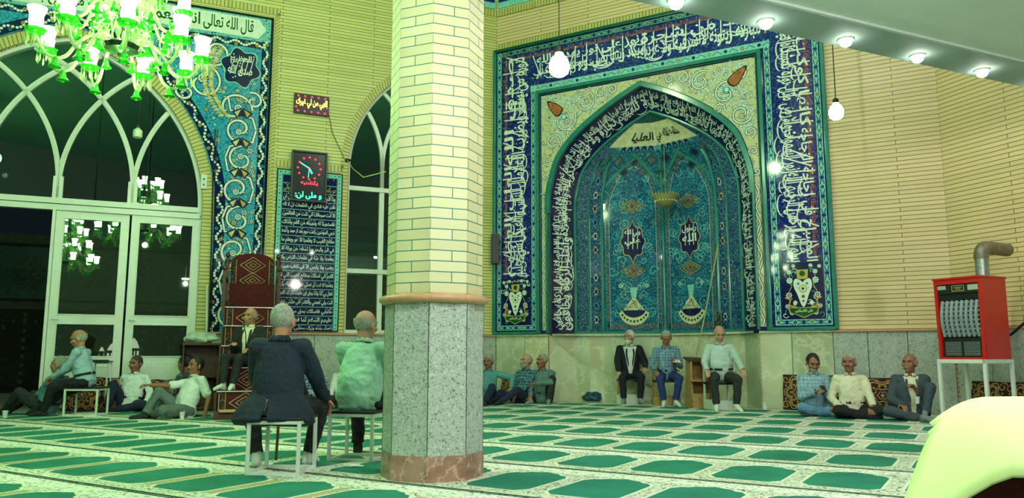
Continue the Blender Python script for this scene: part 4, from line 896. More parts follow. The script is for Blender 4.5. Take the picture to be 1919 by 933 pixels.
# ---------------------------------------------------------------- the prayer text panel
pan = thing('prayer_text_panel', 'tall cobalt tile panel of white prayer text on the door wall', 'tile panel', M=LW.M @ Matrix.Translation((-4.09, 0, 1.42)))
b = MB(); b.box((0, -.018, 1.61), (1.30, .03, 3.22), T_BLACK); b.build('backing', True, pan)
cv = Canvas(lambda x, z, l: V((x, -.034-l, z))); cv.rect(-.63, .02, .63, 3.20, T_LTQ, 1); cv.frame(-.55, .09, .55, 3.12, .008, T_BLACK, 3)
for i in range(44):
    for s in (-1, 1): cv.disc(s*.59, .06+i*.072, .018, (T_TURQ, T_BLUED)[i % 2], 2, 6, .3)
for i in range(17):
    for z in (.055, 3.16): cv.disc(-.56+i*.07, z, .018, (T_TURQ, T_BLUED)[i % 2], 2, 6, .3)
cv.build('border', pan)
LINES = ["\u0646\u0645\u0627\u0632 \u063a\u0641\u064a\u0644\u0647", "\u062f\u0648 \u0631\u06a9\u0639\u062a \u062f\u0631 \u0627\u0648\u0644 \u0628\u0639\u062f \u0627\u0632 \u062d\u0645\u062f \u0645\u06cc\u062e\u0648\u0627\u0646\u06cc", "\u0648\u0630\u0627 \u0627\u0644\u0646\u0648\u0646 \u0627\u0630 \u0630\u0647\u0628 \u0645\u063a\u0627\u0636\u0628\u0627 \u0641\u0638\u0646 \u0627\u0646 \u0644\u0646", "\u0646\u0642\u062f\u0631 \u0639\u0644\u064a\u0647 \u0641\u0646\u0627\u062f\u0649 \u0641\u064a \u0627\u0644\u0638\u0644\u0645\u0627\u062a \u0627\u0646 \u0644\u0627 \u0627\u0644\u0647", "\u0627\u0644\u0627 \u0627\u0646\u062a \u0633\u0628\u062d\u0627\u0646\u0643 \u0627\u0646\u064a \u0643\u0646\u062a \u0645\u0646 \u0627\u0644\u0638\u0627\u0644\u0645\u064a\u0646", "\u0641\u0627\u0633\u062a\u062c\u0628\u0646\u0627 \u0644\u0647 \u0648\u0646\u062c\u064a\u0646\u0627\u0647 \u0645\u0646 \u0627\u0644\u063a\u0645 \u0648\u0643\u0630\u0644\u0643", "\u0646\u0646\u062c\u064a \u0627\u0644\u0645\u0648\u0645\u0646\u064a\u0646 \u0631\u06a9\u0639\u062a \u062f\u0648\u0645 \u0628\u0639\u062f \u0627\u0632 \u062d\u0645\u062f \u0648\u0639\u0646\u062f\u0647", "\u0645\u0641\u0627\u062a\u062d \u0627\u0644\u063a\u064a\u0628 \u0644\u0627 \u064a\u0639\u0644\u0645\u0647\u0627 \u0627\u0644\u0627 \u0647\u0648 \u0648\u064a\u0639\u0644\u0645 \u0645\u0627", "\u0641\u064a \u0627\u0644\u0628\u0631 \u0648\u0627\u0644\u0628\u062d\u0631 \u0648\u0645\u0627 \u062a\u0633\u0642\u0637 \u0645\u0646 \u0648\u0631\u0642\u0629 \u0627\u0644\u0627", "\u064a\u0639\u0644\u0645\u0647\u0627 \u0648\u0644\u0627 \u062d\u0628\u0629 \u0641\u064a \u0638\u0644\u0645\u0627\u062a \u0627\u0644\u0627\u0631\u0636 \u0648\u0644\u0627", "\u0631\u0637\u0628 \u0648\u0644\u0627 \u064a\u0627\u0628\u0633 \u0627\u0644\u0627 \u0641\u064a \u0643\u062a\u0627\u0628 \u0645\u0628\u064a\u0646", "\u0627\u0644\u0644\u0647\u0645 \u0627\u0646\u064a \u0627\u0633\u0626\u0644\u0643 \u0628\u0645\u0641\u0627\u062a\u062d \u0627\u0644\u063a\u064a\u0628 \u0627\u0644\u062a\u064a \u0644\u0627", "\u064a\u0639\u0644\u0645\u0647\u0627 \u0627\u0644\u0627 \u0627\u0646\u062a \u0627\u0646 \u062a\u0635\u0644\u064a \u0639\u0644\u0649 \u0645\u062d\u0645\u062f \u0648\u0622\u0644\u0647 \u0648\u0627\u0646", "\u062a\u0641\u0639\u0644 \u0628\u064a \u0643\u0630\u0627 \u0648\u0643\u0630\u0627 \u0628\u062c\u0627\u06cc \u0627\u06cc\u0646 \u062d\u0627\u062c\u062a \u0630\u06a9\u0631 \u06a9\u0646\u062f \u0627\u0644\u0644\u0647\u0645", "\u0627\u0646\u062a \u0648\u0644\u064a \u0646\u0639\u0645\u062a\u064a \u0648\u0627\u0644\u0642\u0627\u062f\u0631 \u0639\u0644\u0649 \u0637\u0644\u0628\u062a\u064a \u062a\u0639\u0644\u0645", "\u062d\u0627\u062c\u062a\u064a \u0641\u0627\u0633\u0626\u0644\u0643 \u0628\u062d\u0642 \u0645\u062d\u0645\u062f \u0648\u0622\u0644\u0647", "\u0639\u0644\u064a\u0647\u0645 \u0627\u0644\u0633\u0644\u0627\u0645 \u0644\u0645\u0627 \u0642\u0636\u064a\u062a\u0647\u0627 \u0644\u064a", "\u0627\u0647\u062f\u0627\u0621 \u0628\u0646\u062f\u0647 \u0628\u0632\u0631\u06af \u0645\u0637\u0644\u0628\u06cc \u06af\u0631 \u0628\u0631\u0622\u0648\u0631\u062f"]
cv = Canvas(lambda x, z, l: V((x, -.034-l, z))); hs = [.165]+[.176]*16+[.12]; z = 3.11
for i, (t, h) in enumerate(zip(LINES, hs)):
    cv.rect(-.535, z-h+.006, .535, z-.006, T_BLUED, 3); w = .40 if i == 0 else 1.03
    cv.text(t, -w/2, z-h*.90, w, h*.72, T_GOLD if i in (1,) else T_WHITE, 4); 
    for q in range(16): u = random.Random(i*31+q); cx_, cz_ = u.uniform(-.5, .5), z-h*u.uniform(.12, .3); cv.ribbon([(cx_, cz_), (cx_+.018, cz_+.010)], .006, T_WHITE, 4)
    z -= h
cv.build('inscription', pan)
# ================================================================== furniture and fittings
STEEL = pm('galvanised_steel', (150, 156, 156), .35, .2, 30, Metallic=.8); BLACKM = pm('black_metal', (16, 20, 20), .4, .1); WOOD = pm('raw_wood', (176, 138, 88), .6, .25, 18); WOODD = pm('dark_wood', (72, 38, 26), .45, .3, 14); BLKSEAT = pm('black_seat', (18, 20, 20), .5)
CHROME = pm('nosing_metal', (214, 220, 216), .25, .03, Metallic=.5); CUPM = pm('paper_cup', (232, 240, 236), .5, .03); REDP = pm('heater_red', (190, 28, 24), .3, .08, 5); SILV = pm('heater_tube', (128, 142, 146), .4, .1, 20); BLUEB = pm('bag_blue', (14, 62, 84), .35, .3, 10)
def rugmat(name, bg, a, b_, c, sc=7):
    n = NT(name); v = n.coord(); w = n.noise(v, sc, 3, .6); f = n.math('ABSOLUTE', n.math('SUBTRACT', n.math('FRACT', n.math('MULTIPLY', w, 5)), .5)); d = n.vor(v, sc*2.2)
    col = n.mix(n.ramp(f, [(.0, (1, 1, 1)), (.12, (0, 0, 0))]), lin(*bg), lin(*a)); col = n.mix(n.ramp(d, [(.12, (1, 1, 1)), (.2, (0, 0, 0))]), col, lin(*b_)); col = n.mix(n.ramp(n.noise(v, sc*5, 2), [(.58, (0, 0, 0)), (.64, (1, 1, 1))]), col, lin(*c))
    n.set(col, .95); n.bump(n.noise(v, 180, 2), .003); return n.m
RUG = rugmat('minbar_rug', (86, 18, 20), (58, 12, 18), (104, 34, 26), (44, 26, 34)); RUGB = rugmat('rug_border', (40, 20, 26), (150, 120, 92), (120, 30, 26), (24, 30, 44), 16)
CUSH = pm('cushion_brown', (48, 16, 16), .9, .25, 14); CGOLD = pm('cushion_gold', (158, 126, 66), .85, .25, 30); CPINK = pm('cushion_line', (176, 134, 112), .85)

def stool(label, loc, rz, w=.44, d=.44, h=.46, seat=True, bar_=.028, top=BLKSEAT, group='white steel stools'):
    r = thing('stool', label, 'stool', loc, R(rz), group)
    for sx in (-1, 1):
        for sy in (-1, 1): b = MB(); b.box((sx*(w/2-bar_/2), sy*(d/2-bar_/2), (h-.02)/2), (bar_, bar_, h-.02), WHITE); b.build('leg', True, r, bevel=.003)
    for z in (.018, h-.035):
        for s in (-1, 1):
            b = MB(); b.box((0, s*(d/2-bar_/2), z), (w-2*bar_, bar_*.9, bar_), WHITE); b.build('frame_rail', True, r, bevel=.003)
            b = MB(); b.box((s*(w/2-bar_/2), 0, z), (bar_*.9, d-2*bar_, bar_), WHITE); b.build('frame_rail', True, r, bevel=.003)
    if seat: b = MB(); b.box((0, 0, h-.008), (w+.01, d+.01, .024), top); b.build('seat', True, r, bevel=.006)
    return r
st = at(147, 781); S2 = V((st.x, st.y+.2, 0)); stool('white steel stool under the man in black trousers at the left', S2, 4, .52, .42, .45)
S7 = V(((at(478, 886).x+at(578, 883).x)/2, 6.62, 0)); stool('nearest white steel stool, under the man in the navy suit', S7, -3, .44, .46, .455)
S8 = V((at(655, 860).x+.09, 7.42, 0)); stool('white steel stool with black seat beside the brick column', S8, -12, .44, .42, .45)
# tall white stand with a dark tray by the doors
p = at(186, 772); r = thing('side_table', 'tall thin white stand with a dark green top by the door', 'table', (p.x-.08, p.y+.12, 0), R(10))
b = MB(); b.box((0, 0, .85), (.30, .24, .02), pm('table_green', (18, 50, 40), .4)); b.box((0, -.122, .855), (.31, .012, .05), pm('table_green', (18, 50, 40), .4)); b.build('table_top', True, r, bevel=.004)
for sx, sy in ((.13, -.1), (.13, .1), (-.13, .1)): b = MB(); b.box((sx, sy, .42), (.022, .022, .84), WHITE); b.build('leg', True, r)
b = MB(); b.box((0, .1, .82), (.26, .02, .02), WHITE); b.build('frame_rail', True, r); b = MB(); b.box((0, .1, .10), (.26, .02, .02), WHITE); b.build('frame_rail', True, r); b = MB(); b.box((.13, 0, .10), (.02, .2, .02), WHITE); b.build('frame_rail', True, r)
# cups
def cup(label, loc, g='paper cups on the carpet', s=1.0):
    r = thing('paper_cup', label, 'cup', loc, 0, g); b = MB(); b.lathe([(0, .004), (.024, .0), (.034, .082), (.0365, .085), (.034, .088), (.0325, .083), (.023, .008), (0, .008)], m=CUPM, seg=16)
    for i in range(len(b.v)): b.v[i] = b.v[i]*s
    b.build('cup_body', True, r, smooth=True); return r
cup('paper cup at the left edge in front of the grey-haired man', at(9, 784)+V((0, 0, .01)), s=1.2); cup('paper cup in front of the man in the white short-sleeved shirt', at(341, 786)+V((0, 0, .01)), s=1.2)
cup('paper cup by the man hugging his knee near the column', at(993, 757)+V((0, 0, .01)), s=1.25); cup('paper cup at the end of the long floor cushion', at(1433, 768)+V((0, 0, .01)), s=1.25); cup('paper cup in front of the man in the cream shirt', at(1617, 786)+V((0, 0, .01)), s=1.3)
# cushions: long padded back rests against the wall
def cushion(label, M_, w, h=.56, seed=0, t=.20):
    r = thing('back_cushion', label, 'cushion', M=M_, group='brown and gold floor cushions'); b = MB()
    nx, nz = 16, 8; vs = []; fs = []
    bul = lambda a, c_: .5+.5*(1-abs(2*a-1)**4)*(1-abs(2*c_-1)**4)
    for side in (-1, 1):
        k = len(vs)
        for j in range(nz+1):
            for i in range(nx+1):
                a, c_ = i/nx, j/nz; vs.append((-w/2+w*a+noise.noise(V((a*3, c_*3, seed)))*.012, side*t/2*bul(a, c_)+(.5-c_)*-.10, .005+h*c_+noise.noise(V((a*4, seed, 1)))*.02*c_))
        for j in range(nz):
            for i in range(nx): q = [k+j*(nx+1)+i, k+j*(nx+1)+i+1, k+(j+1)*(nx+1)+i+1, k+(j+1)*(nx+1)+i]; fs.append(q if side < 0 else q[::-1])
    N = (nx+1)*(nz+1)
    ring = [i for i in range(nx+1)]+[(j+1)*(nx+1)-1 for j in range(1, nz+1)]+[nz*(nx+1)+i for i in range(nx-1, -1, -1)]+[j*(nx+1) for j in range(nz-1, 0, -1)]
    for a, c_ in zip(ring, ring[1:]+ring[:1]): fs.append((a, c_, N+c_, N+a))
    b.add(vs, fs, CUSH); b.build('cover', True, r, smooth=True)
    def F(x, z, l):
        a, c_ = min(1, max(0, (x+w/2)/w)), min(1, max(0, z/h)); return V((x, -t/2*bul(a, c_)-(c_-.5)*-.10-.004-l, .005+z))
    cv = Canvas(F)
    n = max(1, round(w/.62))
    for i in range(n):
        cx = -w/2+w*(i+.5)/n; cz = h*.5; s_ = w/n
        for rr, m, ww_ in ((.40, CPINK, .014), (.33, CGOLD, .03), (.17, CGOLD, .02), (.09, CPINK, .012)):
            pts = [(cx+s_*rr*math.cos(a)*(1+.16*math.cos(6*a)), cz+h*rr*1.12*math.sin(a)*(1+.16*math.cos(6*a))) for a in [2*math.pi*q/48 for q in range(49)]]; cv.ribbon(pts, ww_, m, 2)
        for q in range(14):
            a = 2*math.pi*q/14; cv.disc(cx+s_*.25*math.cos(a), cz+h*.27*math.sin(a), .028, CGOLD, 3, 8, .4); cv.disc(cx+s_*.45*math.cos(a), cz+h*.44*math.sin(a), .022, CGOLD if q % 2 else CPINK, 3, 8, .4)
        for sx in (-1, 1):
            for sz in (-1, 1): cv.spiral(cx+sx*s_*.40, cz+sz*h*.36, .07, q, 1.2, .018, CGOLD, None, 3, sx*sz)
        cv.flower(cx, cz, .035, (CGOLD, CPINK, CUSH), 3)
    cv.build('woven_pattern', r); return r
def onwall(F_, u, gap=.16, z=0): return F_.M @ Matrix.Translation((u, -gap, z+.012))
cushion('brown and gold floor cushion, leftmost on the right side, beside the man with the phone', onwall(MW, 6.60), 1.15, .60, 1); cushion('brown and gold floor cushion behind the man in the cream shirt', onwall(MW, 7.62), .84, .56, 2)
cushion('brown and gold floor cushion behind the man in the grey suit', RW.M @ Matrix.Translation((.98, -.19, .012)), 1.2, .54, 3)
cushion('brown and gold floor cushion behind the white stool at the left', LW.M @ Matrix.Translation((-7.55, -.28, .012)), 1.2, .55, 4)
cushion('floor cushion behind the two men sitting left of the pulpit', LW.M @ Matrix.Translation((-6.62, -.22, .012)), .6, .5, 5)
cushion('floor cushion between the men right of the column', MW.M @ Matrix.Translation((.86, -.18, .012)), 1.2, .42, 6)
# pulpit
PBX = LW.hit(457, 700)[0]
pl0 = at(456, 787); PY = pl0.y; pul = thing('pulpit', 'tall stepped pulpit covered in a dark red patterned rug', 'pulpit', (pl0.x+.02, PY, 0), R(18))
zs = [.43, .77, 1.11, 1.44, 1.77]; TR = .40; WD = .88
b = MB()
for s in (-1, 1): b.slab([(0, .05), (2.55, .05), (2.55, 1.9), (2.0, 1.9)] + [(x, z) for i in range(4, -1, -1) for x, z in ((TR*i+.02, zs[i]-.03), (TR*i+.02, (zs[i-1]-.03) if i else .05))], s*WD/2, s*(WD/2-.03), WOODD)
for k in range(len(b.v)): v = b.v[k]; b.v[k] = V((v.y, v.x, v.z))
for s in (-1, 1):
    b.box((s*(WD/2-.04), .03, .07), (.08, .1, .14), WOODD); b.box((s*(WD/2+.0), 2.50, 1.35), (.07, .07, 2.7), WOODD); b.lathe([(0, 2.82), (.03, 2.8), (.045, 2.75), (.02, 2.71), (.05, 2.68), (.05, 2.6)], (s*WD/2, 2.5, 0), WOODD, 10)
    b.box((s*(WD/2+.01), 1.62, 2.02), (.05, .05, .75), WOODD); b.lathe([(0, 2.5), (.045, 2.46), (.05, 2.42), (.02, 2.38)], (s*(WD/2+.01), 1.62, 0), WOODD, 10); b.tube([(s*(WD/2+.01), 1.62, 2.30), (s*(WD/2), 2.5, 2.30)], .03, WOODD)
b.box((0, .02, .05), (WD, .05, .08), WOODD); b.build('wooden_frame', True, pul)
b = MB()
for i, z in enumerate(zs):
    z0 = zs[i-1] if i else .12; b.box((0, TR*i+.01, (z+z0)/2-.012), (WD-.10, .025, z-z0), RUG); b.box((0, TR*i+TR/2+.0+(.4 if i == 4 else 0), z-.02), (WD-.10, TR+(.8 if i == 4 else 0), .03), RUG)
b.slab([(-WD/2+.06, 1.75), (WD/2-.06, 1.75), (WD/2-.06, 2.66)] + [(.36*math.cos(R(a)), 2.66+.14*math.sin(R(a))) for a in range(20, 170, 15)] + [(-WD/2+.06, 2.66)], 2.43, 2.46, RUG); b.box((0, 1.70, 2.02), (WD-.10, .02, .48), RUG) if False else None
b.box((0, 2.30, 2.0), (WD-.1, .04, .46), RUG); b.build('rug_covering', True, pul)
cvp = [Canvas(lambda x, z, l, y=TR*i-.004: V((x, y-l, z))) for i in range(5)]; cvb = Canvas(lambda x, z, l: V((x, 2.42-l, z)))
CR = pm('rug_cream', (196, 168, 128), .9, .1)
for i, z in enumerate(zs):
    z0 = zs[i-1] if i else .12
    for s in (-1, 1): cvp[i].rect(s*.33-.035, z0, s*.33+.035, z-.03, RUGB, 1); cvp[i].ribbon([(s*.285, z0), (s*.285, z-.03)], .008, CR, 2); cvp[i].ribbon([(s*.375, z0), (s*.375, z-.03)], .008, CR, 2)
    zc = (z+z0)/2-.02
    for q, m in ((1, CR), (.72, RUGB), (.6, CR), (.3, CR)): P = [(-.23*q, zc), (0, zc+.15*q), (.23*q, zc), (0, zc-.15*q), (-.23*q, zc)]; cvp[i].ribbon(P, .010, m, 2)
    if i == 0: cvp[0].rect(-.38, .12, .38, .16, CR, 3)
for s in (-1, 1): cvb.rect(s*.33-.035, 1.8, s*.33+.035, 2.66, RUGB, 1); cvb.ribbon([(s*.285, 1.8), (s*.285, 2.68)], .008, CR, 2)
for zc in (2.02, 2.30, 2.58):
    for q, m in ((1, CR), (.72, RUGB), (.6, CR), (.25, CR)): cvb.ribbon([(-.22*q, zc), (0, zc+.15*q), (.22*q, zc), (0, zc-.15*q), (-.22*q, zc)], .010, m, 2)
for c_ in cvp+[cvb]: c_.build('rug_pattern', pul)
for i, z in enumerate(zs): b = MB(); b.box((0, TR*i-.012, z-.006), (WD-.06, .03, .016), CHROME); b.build('step_nosing', True, pul)
# small brown cabinet with plastic bags on it, left of the pulpit
q0 = atY(362, 642, 13.35); r = thing('bookcase', 'small open brown cabinet left of the pulpit', 'cabinet', (q0.x, 13.75, 0), R(20)); hh = q0.z; b = MB()
for s in (-1, 1): b.box((s*.29, 0, hh/2), (.03, .34, hh), WOODD)
b.box((0, 0, hh-.02), (.64, .36, .04), WOODD); b.box((0, .16, hh/2), (.58, .02, hh-.05), WOODD); b.box((0, 0, .05), (.56, .32, .03), WOODD); b.build('cabinet_body', True, r, bevel=.004)
b = MB(); b.box((0, 0, hh*.5), (.55, .31, .02), WOODD); b.build('shelf', True, r)
def crumple(name, label, cat, loc, rad, m, seed=0, amp=.3, sub=4):
    bm = bmesh.new(); bmesh.ops.create_icosphere(bm, subdivisions=sub, radius=1)
    for v in bm.verts:
        n_ = noise.noise(v.co*1.7+V((seed, 0, 0)))*amp+abs(noise.noise(v.co*4+V((seed, 3, 0))))*amp*.5; v.co = v.co*(1+n_); v.co = V((v.co.x*rad[0], v.co.y*rad[1], max(v.co.z, -.75)*rad[2]+rad[2]*.75))
    me = bpy.data.meshes.new(name); bm.to_mesh(me); bm.free(); me.materials.append(m); me.shade_smooth(); me.set_sharp_from_angle(angle=R(50)); o = link(name, me); o.location = loc; return props(o, label, cat)
PLB = pm('plastic_bag', (188, 200, 192), .25, .2, 8); crumple('plastic_bag', 'crumpled whitish plastic bags on top of the brown cabinet', 'bag', (q0.x-.02, 13.72, hh), (.27, .16, .11), PLB, 2, .35)
o = crumple('cloth_bag', 'dark blue bag on the floor by the left jamb of the mihrab', 'bag', at(1112, 752)+V((0, .1, 0)), (.19, .12, .11), BLUEB, 5, .35)
crumple('tissue', 'crumpled white tissue on the carpet near the column', 'tissue', at(662, 877)+V((0, 0, .011)), (.07, .035, .013), CUPM, 8, .5, 3)
# poles
def pole(name, label, cat, pts, rad, m, group=None): b = MB(); b.tube(pts, rad, m, 8); o = b.build(name, True, None, smooth=True); return props(o, label, cat, group)
PB = MW.w(3.99, .40, 0); t1 = MW.hit(1351, 432, .78)
pa = MW.w(MW.hit(1297, 690, .45)[0]-.05, .15, 0.02); pb = MW.w(t1[0], .78, t1[1])
pole('wooden_pole', 'long pale wooden pole leaning in the mihrab niche', 'pole', [pa, (pa+pb)/2+V((.02, 0, 0)), pb], .014, pm('pale_wood', (176, 170, 120), .6))
c0 = MW.w(MW.hit(1349, 600, .68)[0], .60, BELT+.03); b = MB()
b.tube([c0+V((.02*math.cos(t*1.3), .02*math.sin(t*1.3), t*.03)) for t in range(13)], .022, pm('candle_dark', (24, 40, 26), .5)); b.tube([c0+V((-.02*math.cos(t*1.3), -.02*math.sin(t*1.3), t*.03)) for t in range(13)], .020, pm('candle_gold', (90, 78, 44), .5))
props(b.build('twisted_staff', True, None, smooth=True), 'dark twisted staff standing on the niche ledge behind the bald man', 'staff')
ga = LW.w(LW.hit(391, 652, -.3)[0], -.30, 0.02); gb = LW.w(LW.hit(388, 535, -.06)[0], -.06, LW.hit(388, 535, -.06)[1]); pole('white_tube', 'pale green-white tube leaning on the wall left of the pulpit', 'tube', [ga, gb], .02, WHITE)
pc = [LW.w(-5.93, -.03, 5.3), LW.w(-5.93, -.03, 4.4), LW.w(-5.90, -.04, 3.4), LW.w(-5.88, -.05, 2.4), LW.w(-5.86, -.06, 1.5), LW.w(-5.86, -.08, .5)]
b = MB(); b.tube(pc, .012, BLACKM, 6); b.tube([p_+LW.d*.04 for p_ in pc], .009, BLACKM, 6); props(b.build('cable_bundle', True, None), 'black cables running down the wall edge left of the pulpit', 'cable')
b = MB(); b.box((0, 0, 0), (.11, .03, .28), WHITE); b.box((0, -.017, .05), (.03, .01, .03), BLACKM); b.box((0, -.017, -.06), (.03, .01, .03), BLACKM); o = b.build('wall_socket', True, None, M=LW.M @ Matrix.Translation((LW.hit(384, 341)[0]-.02, -.02, LW.hit(384, 341)[1])), bevel=.004); props(o, 'small white double socket on the brick arch beside the tiles', 'socket')
# walking stick
w0 = at(517, 864); pole('walking_stick', 'brown wooden walking stick between the navy-suited man\'s feet', 'stick', [w0+V((0, 0, .012)), w0+V((.03, -.06, .40)), w0+V((.05, -.12, .66))], .013, pm('stick_wood', (112, 66, 34), .5))
# chairs in the niche
def chair(label, loc, rz, frame=WHITE, h=.46, base=WHITE):
    r = thing('chair', label, 'chair', loc, R(rz), 'prayer chairs in the niche')
    for sx in (-1, 1):
        b = MB(); b.box((sx*.22, -.2, h/2), (.035, .035, h), frame); b.build('leg', True, r, bevel=.003); b = MB(); b.box((sx*.22, .22, .46), (.035, .035, .92), frame); b.build('leg', True, r, bevel=.003)
    b = MB(); b.box((0, 0, h), (.48, .46, .035), BLKSEAT); b.build('seat', True, r, bevel=.01)
    b = MB(); b.box((0, .215, .80), (.42, .03, .18), WHITE); b.build('backrest', True, r, bevel=.01)
    for y in (-.21, .2): b = MB(); b.box((0, y, .085), (.50, .025, .17), base); b.build('base_board', True, r, bevel=.003)
    for s in (-1, 1): b = MB(); b.box((s*.24, 0, .085), (.025, .42, .17), base); b.build('base_board', True, r, bevel=.003); b = MB(); b.box((s*.23, 0, .66), (.03, .42, .03), frame); b.build('armrest', True, r, bevel=.003)
    return r
def ground(px, py): return at(px, py)
C13 = ground(1187, 757)+V((0, .45, 0)); C14 = ground(1252, 762)+V((.05, .42, 0)); C15 = ground(1357, 771)+V((.08, .45, 0))
chair('chair of wood and white board under the man in the black suit', C13, -12, WOOD); chair('wooden chair under the man in the blue checked shirt', C14, -5, WOOD, base=WOOD); chair('white steel chair under the bald man in the pale shirt', C15, 8)
r = thing('wooden_stand', 'light wooden shelf stand between the two chairs on the right of the niche', 'stand', C15+V((-.30, .42, 0)), R(5)); b = MB()
for s in (-1, 1): b.box((s*.17, 0, .42), (.03, .30, .84), WOOD)
b.box((0, .14, .42), (.34, .02, .84), WOOD); b.box((0, 0, .14), (.36, .30, .26), WOOD); b.build('stand_frame', True, r); b = MB(); b.box((0, -.05, .50), (.40, .40, .025), WOOD); b.build('shelf', True, r); b = MB(); b.box((-.02, .02, .87), (.42, .30, .02), WOODD, rot=(.25, .05, 0)); b.build('lectern_top', True, r)
# heater on its stand
h0 = V((6.10, 11.30, 0)); HA = -62
stand = thing('heater_stand', 'white steel stand carrying the red gas heater', 'stand', h0+V((.45, -.10, 0)), R(HA)); HW, HD, HZs = .70, .66, .90
hc = V((HW/2, HD/2)); hx = lambda x, y: (x-hc.x, y-hc.y)
stand.location = h0 + Matrix.Rotation(R(HA), 3, 'Z') @ V((HW/2, HD/2, 0)); 
for sx in (-1, 1):
    for sy in (-1, 1): b = MB(); b.box((sx*(HW/2-.025), sy*(HD/2-.02), HZs/2), (.045, .045, HZs), WHITE); b.build('leg', True, stand, bevel=.003)
b = MB()
for s in (-1, 1): b.box((0, s*(HD/2-.02), HZs-.028), (HW, .045, .055), WHITE); b.box((s*(HW/2-.025), 0, HZs-.028), (.045, HD, .055), WHITE)
b.build('frame_rail', True, stand, bevel=.003)
ht = thing('gas_heater', 'red cased gas heater with grey tubes on the white stand', 'heater', stand.location+V((0, 0, HZs)), R(HA)); CH = 1.13; b = MB()
b.slab([(-.33, 0), (.33, 0), (.345, CH), (-.345, CH)], -.29, -.20, REDP, [[(-.285, .03), (.29, .03), (.30, 1.06), (-.30, 1.06)]]); 
b.box((-.335, 0.02, CH/2), (.012, .56, CH), REDP); b.box((.335, 0.02, CH/2), (.012, .56, CH), REDP); b.box((0, .29, CH/2), (.66, .012, CH), REDP); b.box((0, 0, CH+.01), (.71, .62, .03), REDP); b.box((0, -.19, .55), (.62, .01, 1.05), BLACKM); b.box((0, .02, .01), (.66, .54, .02), REDP); b.build('case', True, ht, bevel=.006)
b = MB(); b.box((0, -.25, .99), (.58, .03, .13), BLACKM); b.box((0, -.24, .88), (.58, .05, .08), BLACKM, rot=(.3, 0, 0)); b.build('top_panel', True, ht); 
b = MB(); b.box((-.235, -.272, 1.015), (.12, .008, .055), CHROME); b.build('label_plate', True, ht); b = MB(); b.box((.22, -.272, 1.0), (.15, .008, .075), CHROME); b.build('label_plate', True, ht)
cv = Canvas(lambda x, z, l: V((x, -.268-l, z))); cv.frame(-.09, .955, .09, 1.04, .008, T_GOLD, 2); cv.ribbon([(-.055, 1.006), (.055, 1.006)], .010, T_GOLD, 2); cv.ribbon([(-.04, .985), (.04, .985)], .007, T_GOLD, 2); cv.build('badge', ht)
for k in range(8):
    x = -.255+k*.071; b = MB(); pts = [(x, -.235-.05*math.sin(math.pi*t/8), .32+.5*t/8) for t in range(9)]; b.tube(pts, .026, SILV, 8)
    for j in range(8): b.box((x+.03, -.24-.045*math.sin(math.pi*(j+.5)/8), .34+.5*(j+.3)/8), (.03, .014, .022), SILV)
    b.build('heat_tube', True, ht, smooth=True)
b = MB(); b.box((0, -.235, .16), (.57, .02, .27), BLACKM)
for k in range(9): b.box((-.135, -.252, .06+k*.022), (.23, .012, .009), SILV); b.box((.135, -.252, .06+k*.022), (.23, .012, .009), SILV)
b.build('lower_louvre', True, ht); b = MB()
for k in range(4): b.ball((-.03+k*.03, -.256, .022), .009, (T_GREEN, CHROME)[k % 2], 6, 4)
b.build('knob', True, ht)
b = MB(); b.tube([(.15, .10, CH), (.15, .10, CH+.31)], .088, STEEL, 20); b.build('flue_pipe', True, ht, smooth=True)
b = MB(); b.tube([(.15, .10, CH+.29)]+[(.15, .10+.13-.13*math.cos(R(a)), CH+.33+.13*math.sin(R(a))) for a in range(0, 91, 15)]+[(.15, .75, CH+.46)], .096, pm('flue_rust', (122, 112, 98), .5, .25, 16, Metallic=.5), 20); b.build('flue_elbow', True, ht, smooth=True)
pole('gas_hose', 'black gas hose running from the red heater to the right wall', 'hose', [atY(1893, 628, 11.2), atY(1903, 620, 11.1), atY(1930, 596, 10.9), atY(1950, 585, 10.7)], .02, BLACKM)
# speaker, wires, lamps
u, z = MW.hit(915, 470); s0 = LW.w(-.10, -.18, z); b = MB(); r = thing('wall_speaker', 'narrow black speaker on the wall right of the brick column', 'speaker', (s0.x, s0.y, z-.33), R(5)); b.box((0, 0, .33), (.17, .16, .66), pm('speaker_case', (28, 52, 44), .5)); b.build('case', True, r, bevel=.01); b = MB(); b.box((0, -.085, .33), (.14, .012, .60), BLACKM); b.build('front_grille', True, r); b = MB(); b.box((.05, .1, .33), (.04, .10, .05), BLACKM); b.build('bracket', True, r)
# LED sign and LED clock
def dotr(b, x, z, rr, m, y=-.05): b.ball((x, y, z), (rr, .006, rr), m, 8, 6)
LR = em('led_red', (255, 40, 70), 3.0); LG = em('led_green', (40, 255, 150), 4.5); LO_ = em('led_amber', (255, 190, 60), 9); LDIM = pm('led_board', (34, 20, 18), .35)
sg = thing('led_sign', 'small red and amber lit sign high on the door wall', 'sign', M=LW.M @ Matrix.Translation((-4.12, 0, 5.82))); b = MB(); b.box((0, -.025, .205), (.70, .05, .41), BLACKM); b.build('case', True, sg, bevel=.004); b = MB(); b.box((0, -.052, .205), (.66, .006, .37), LDIM); b.build('board', True, sg)
for i in range(5):
    for zz in (.365, .05): b = MB(); dotr(b, -.27+i*.135, zz, .02, LR, -.058); b.build('lamp_dot', True, sg)
for xx, zz in ((-.31, .13), (.31, .17)): b = MB(); dotr(b, xx, zz, .02, LR, -.058); b.build('lamp_dot', True, sg)
cv = Canvas(lambda x, z, l: V((x, -.056-l, z))); cv.text("\u0627\u0644\u0647\u064a \u0645\u0646 \u0644\u064a \u063a\u064a\u0631\u0643", -.31, .12, .62, .20, LO_, 2); cv.build('lit_text', sg)
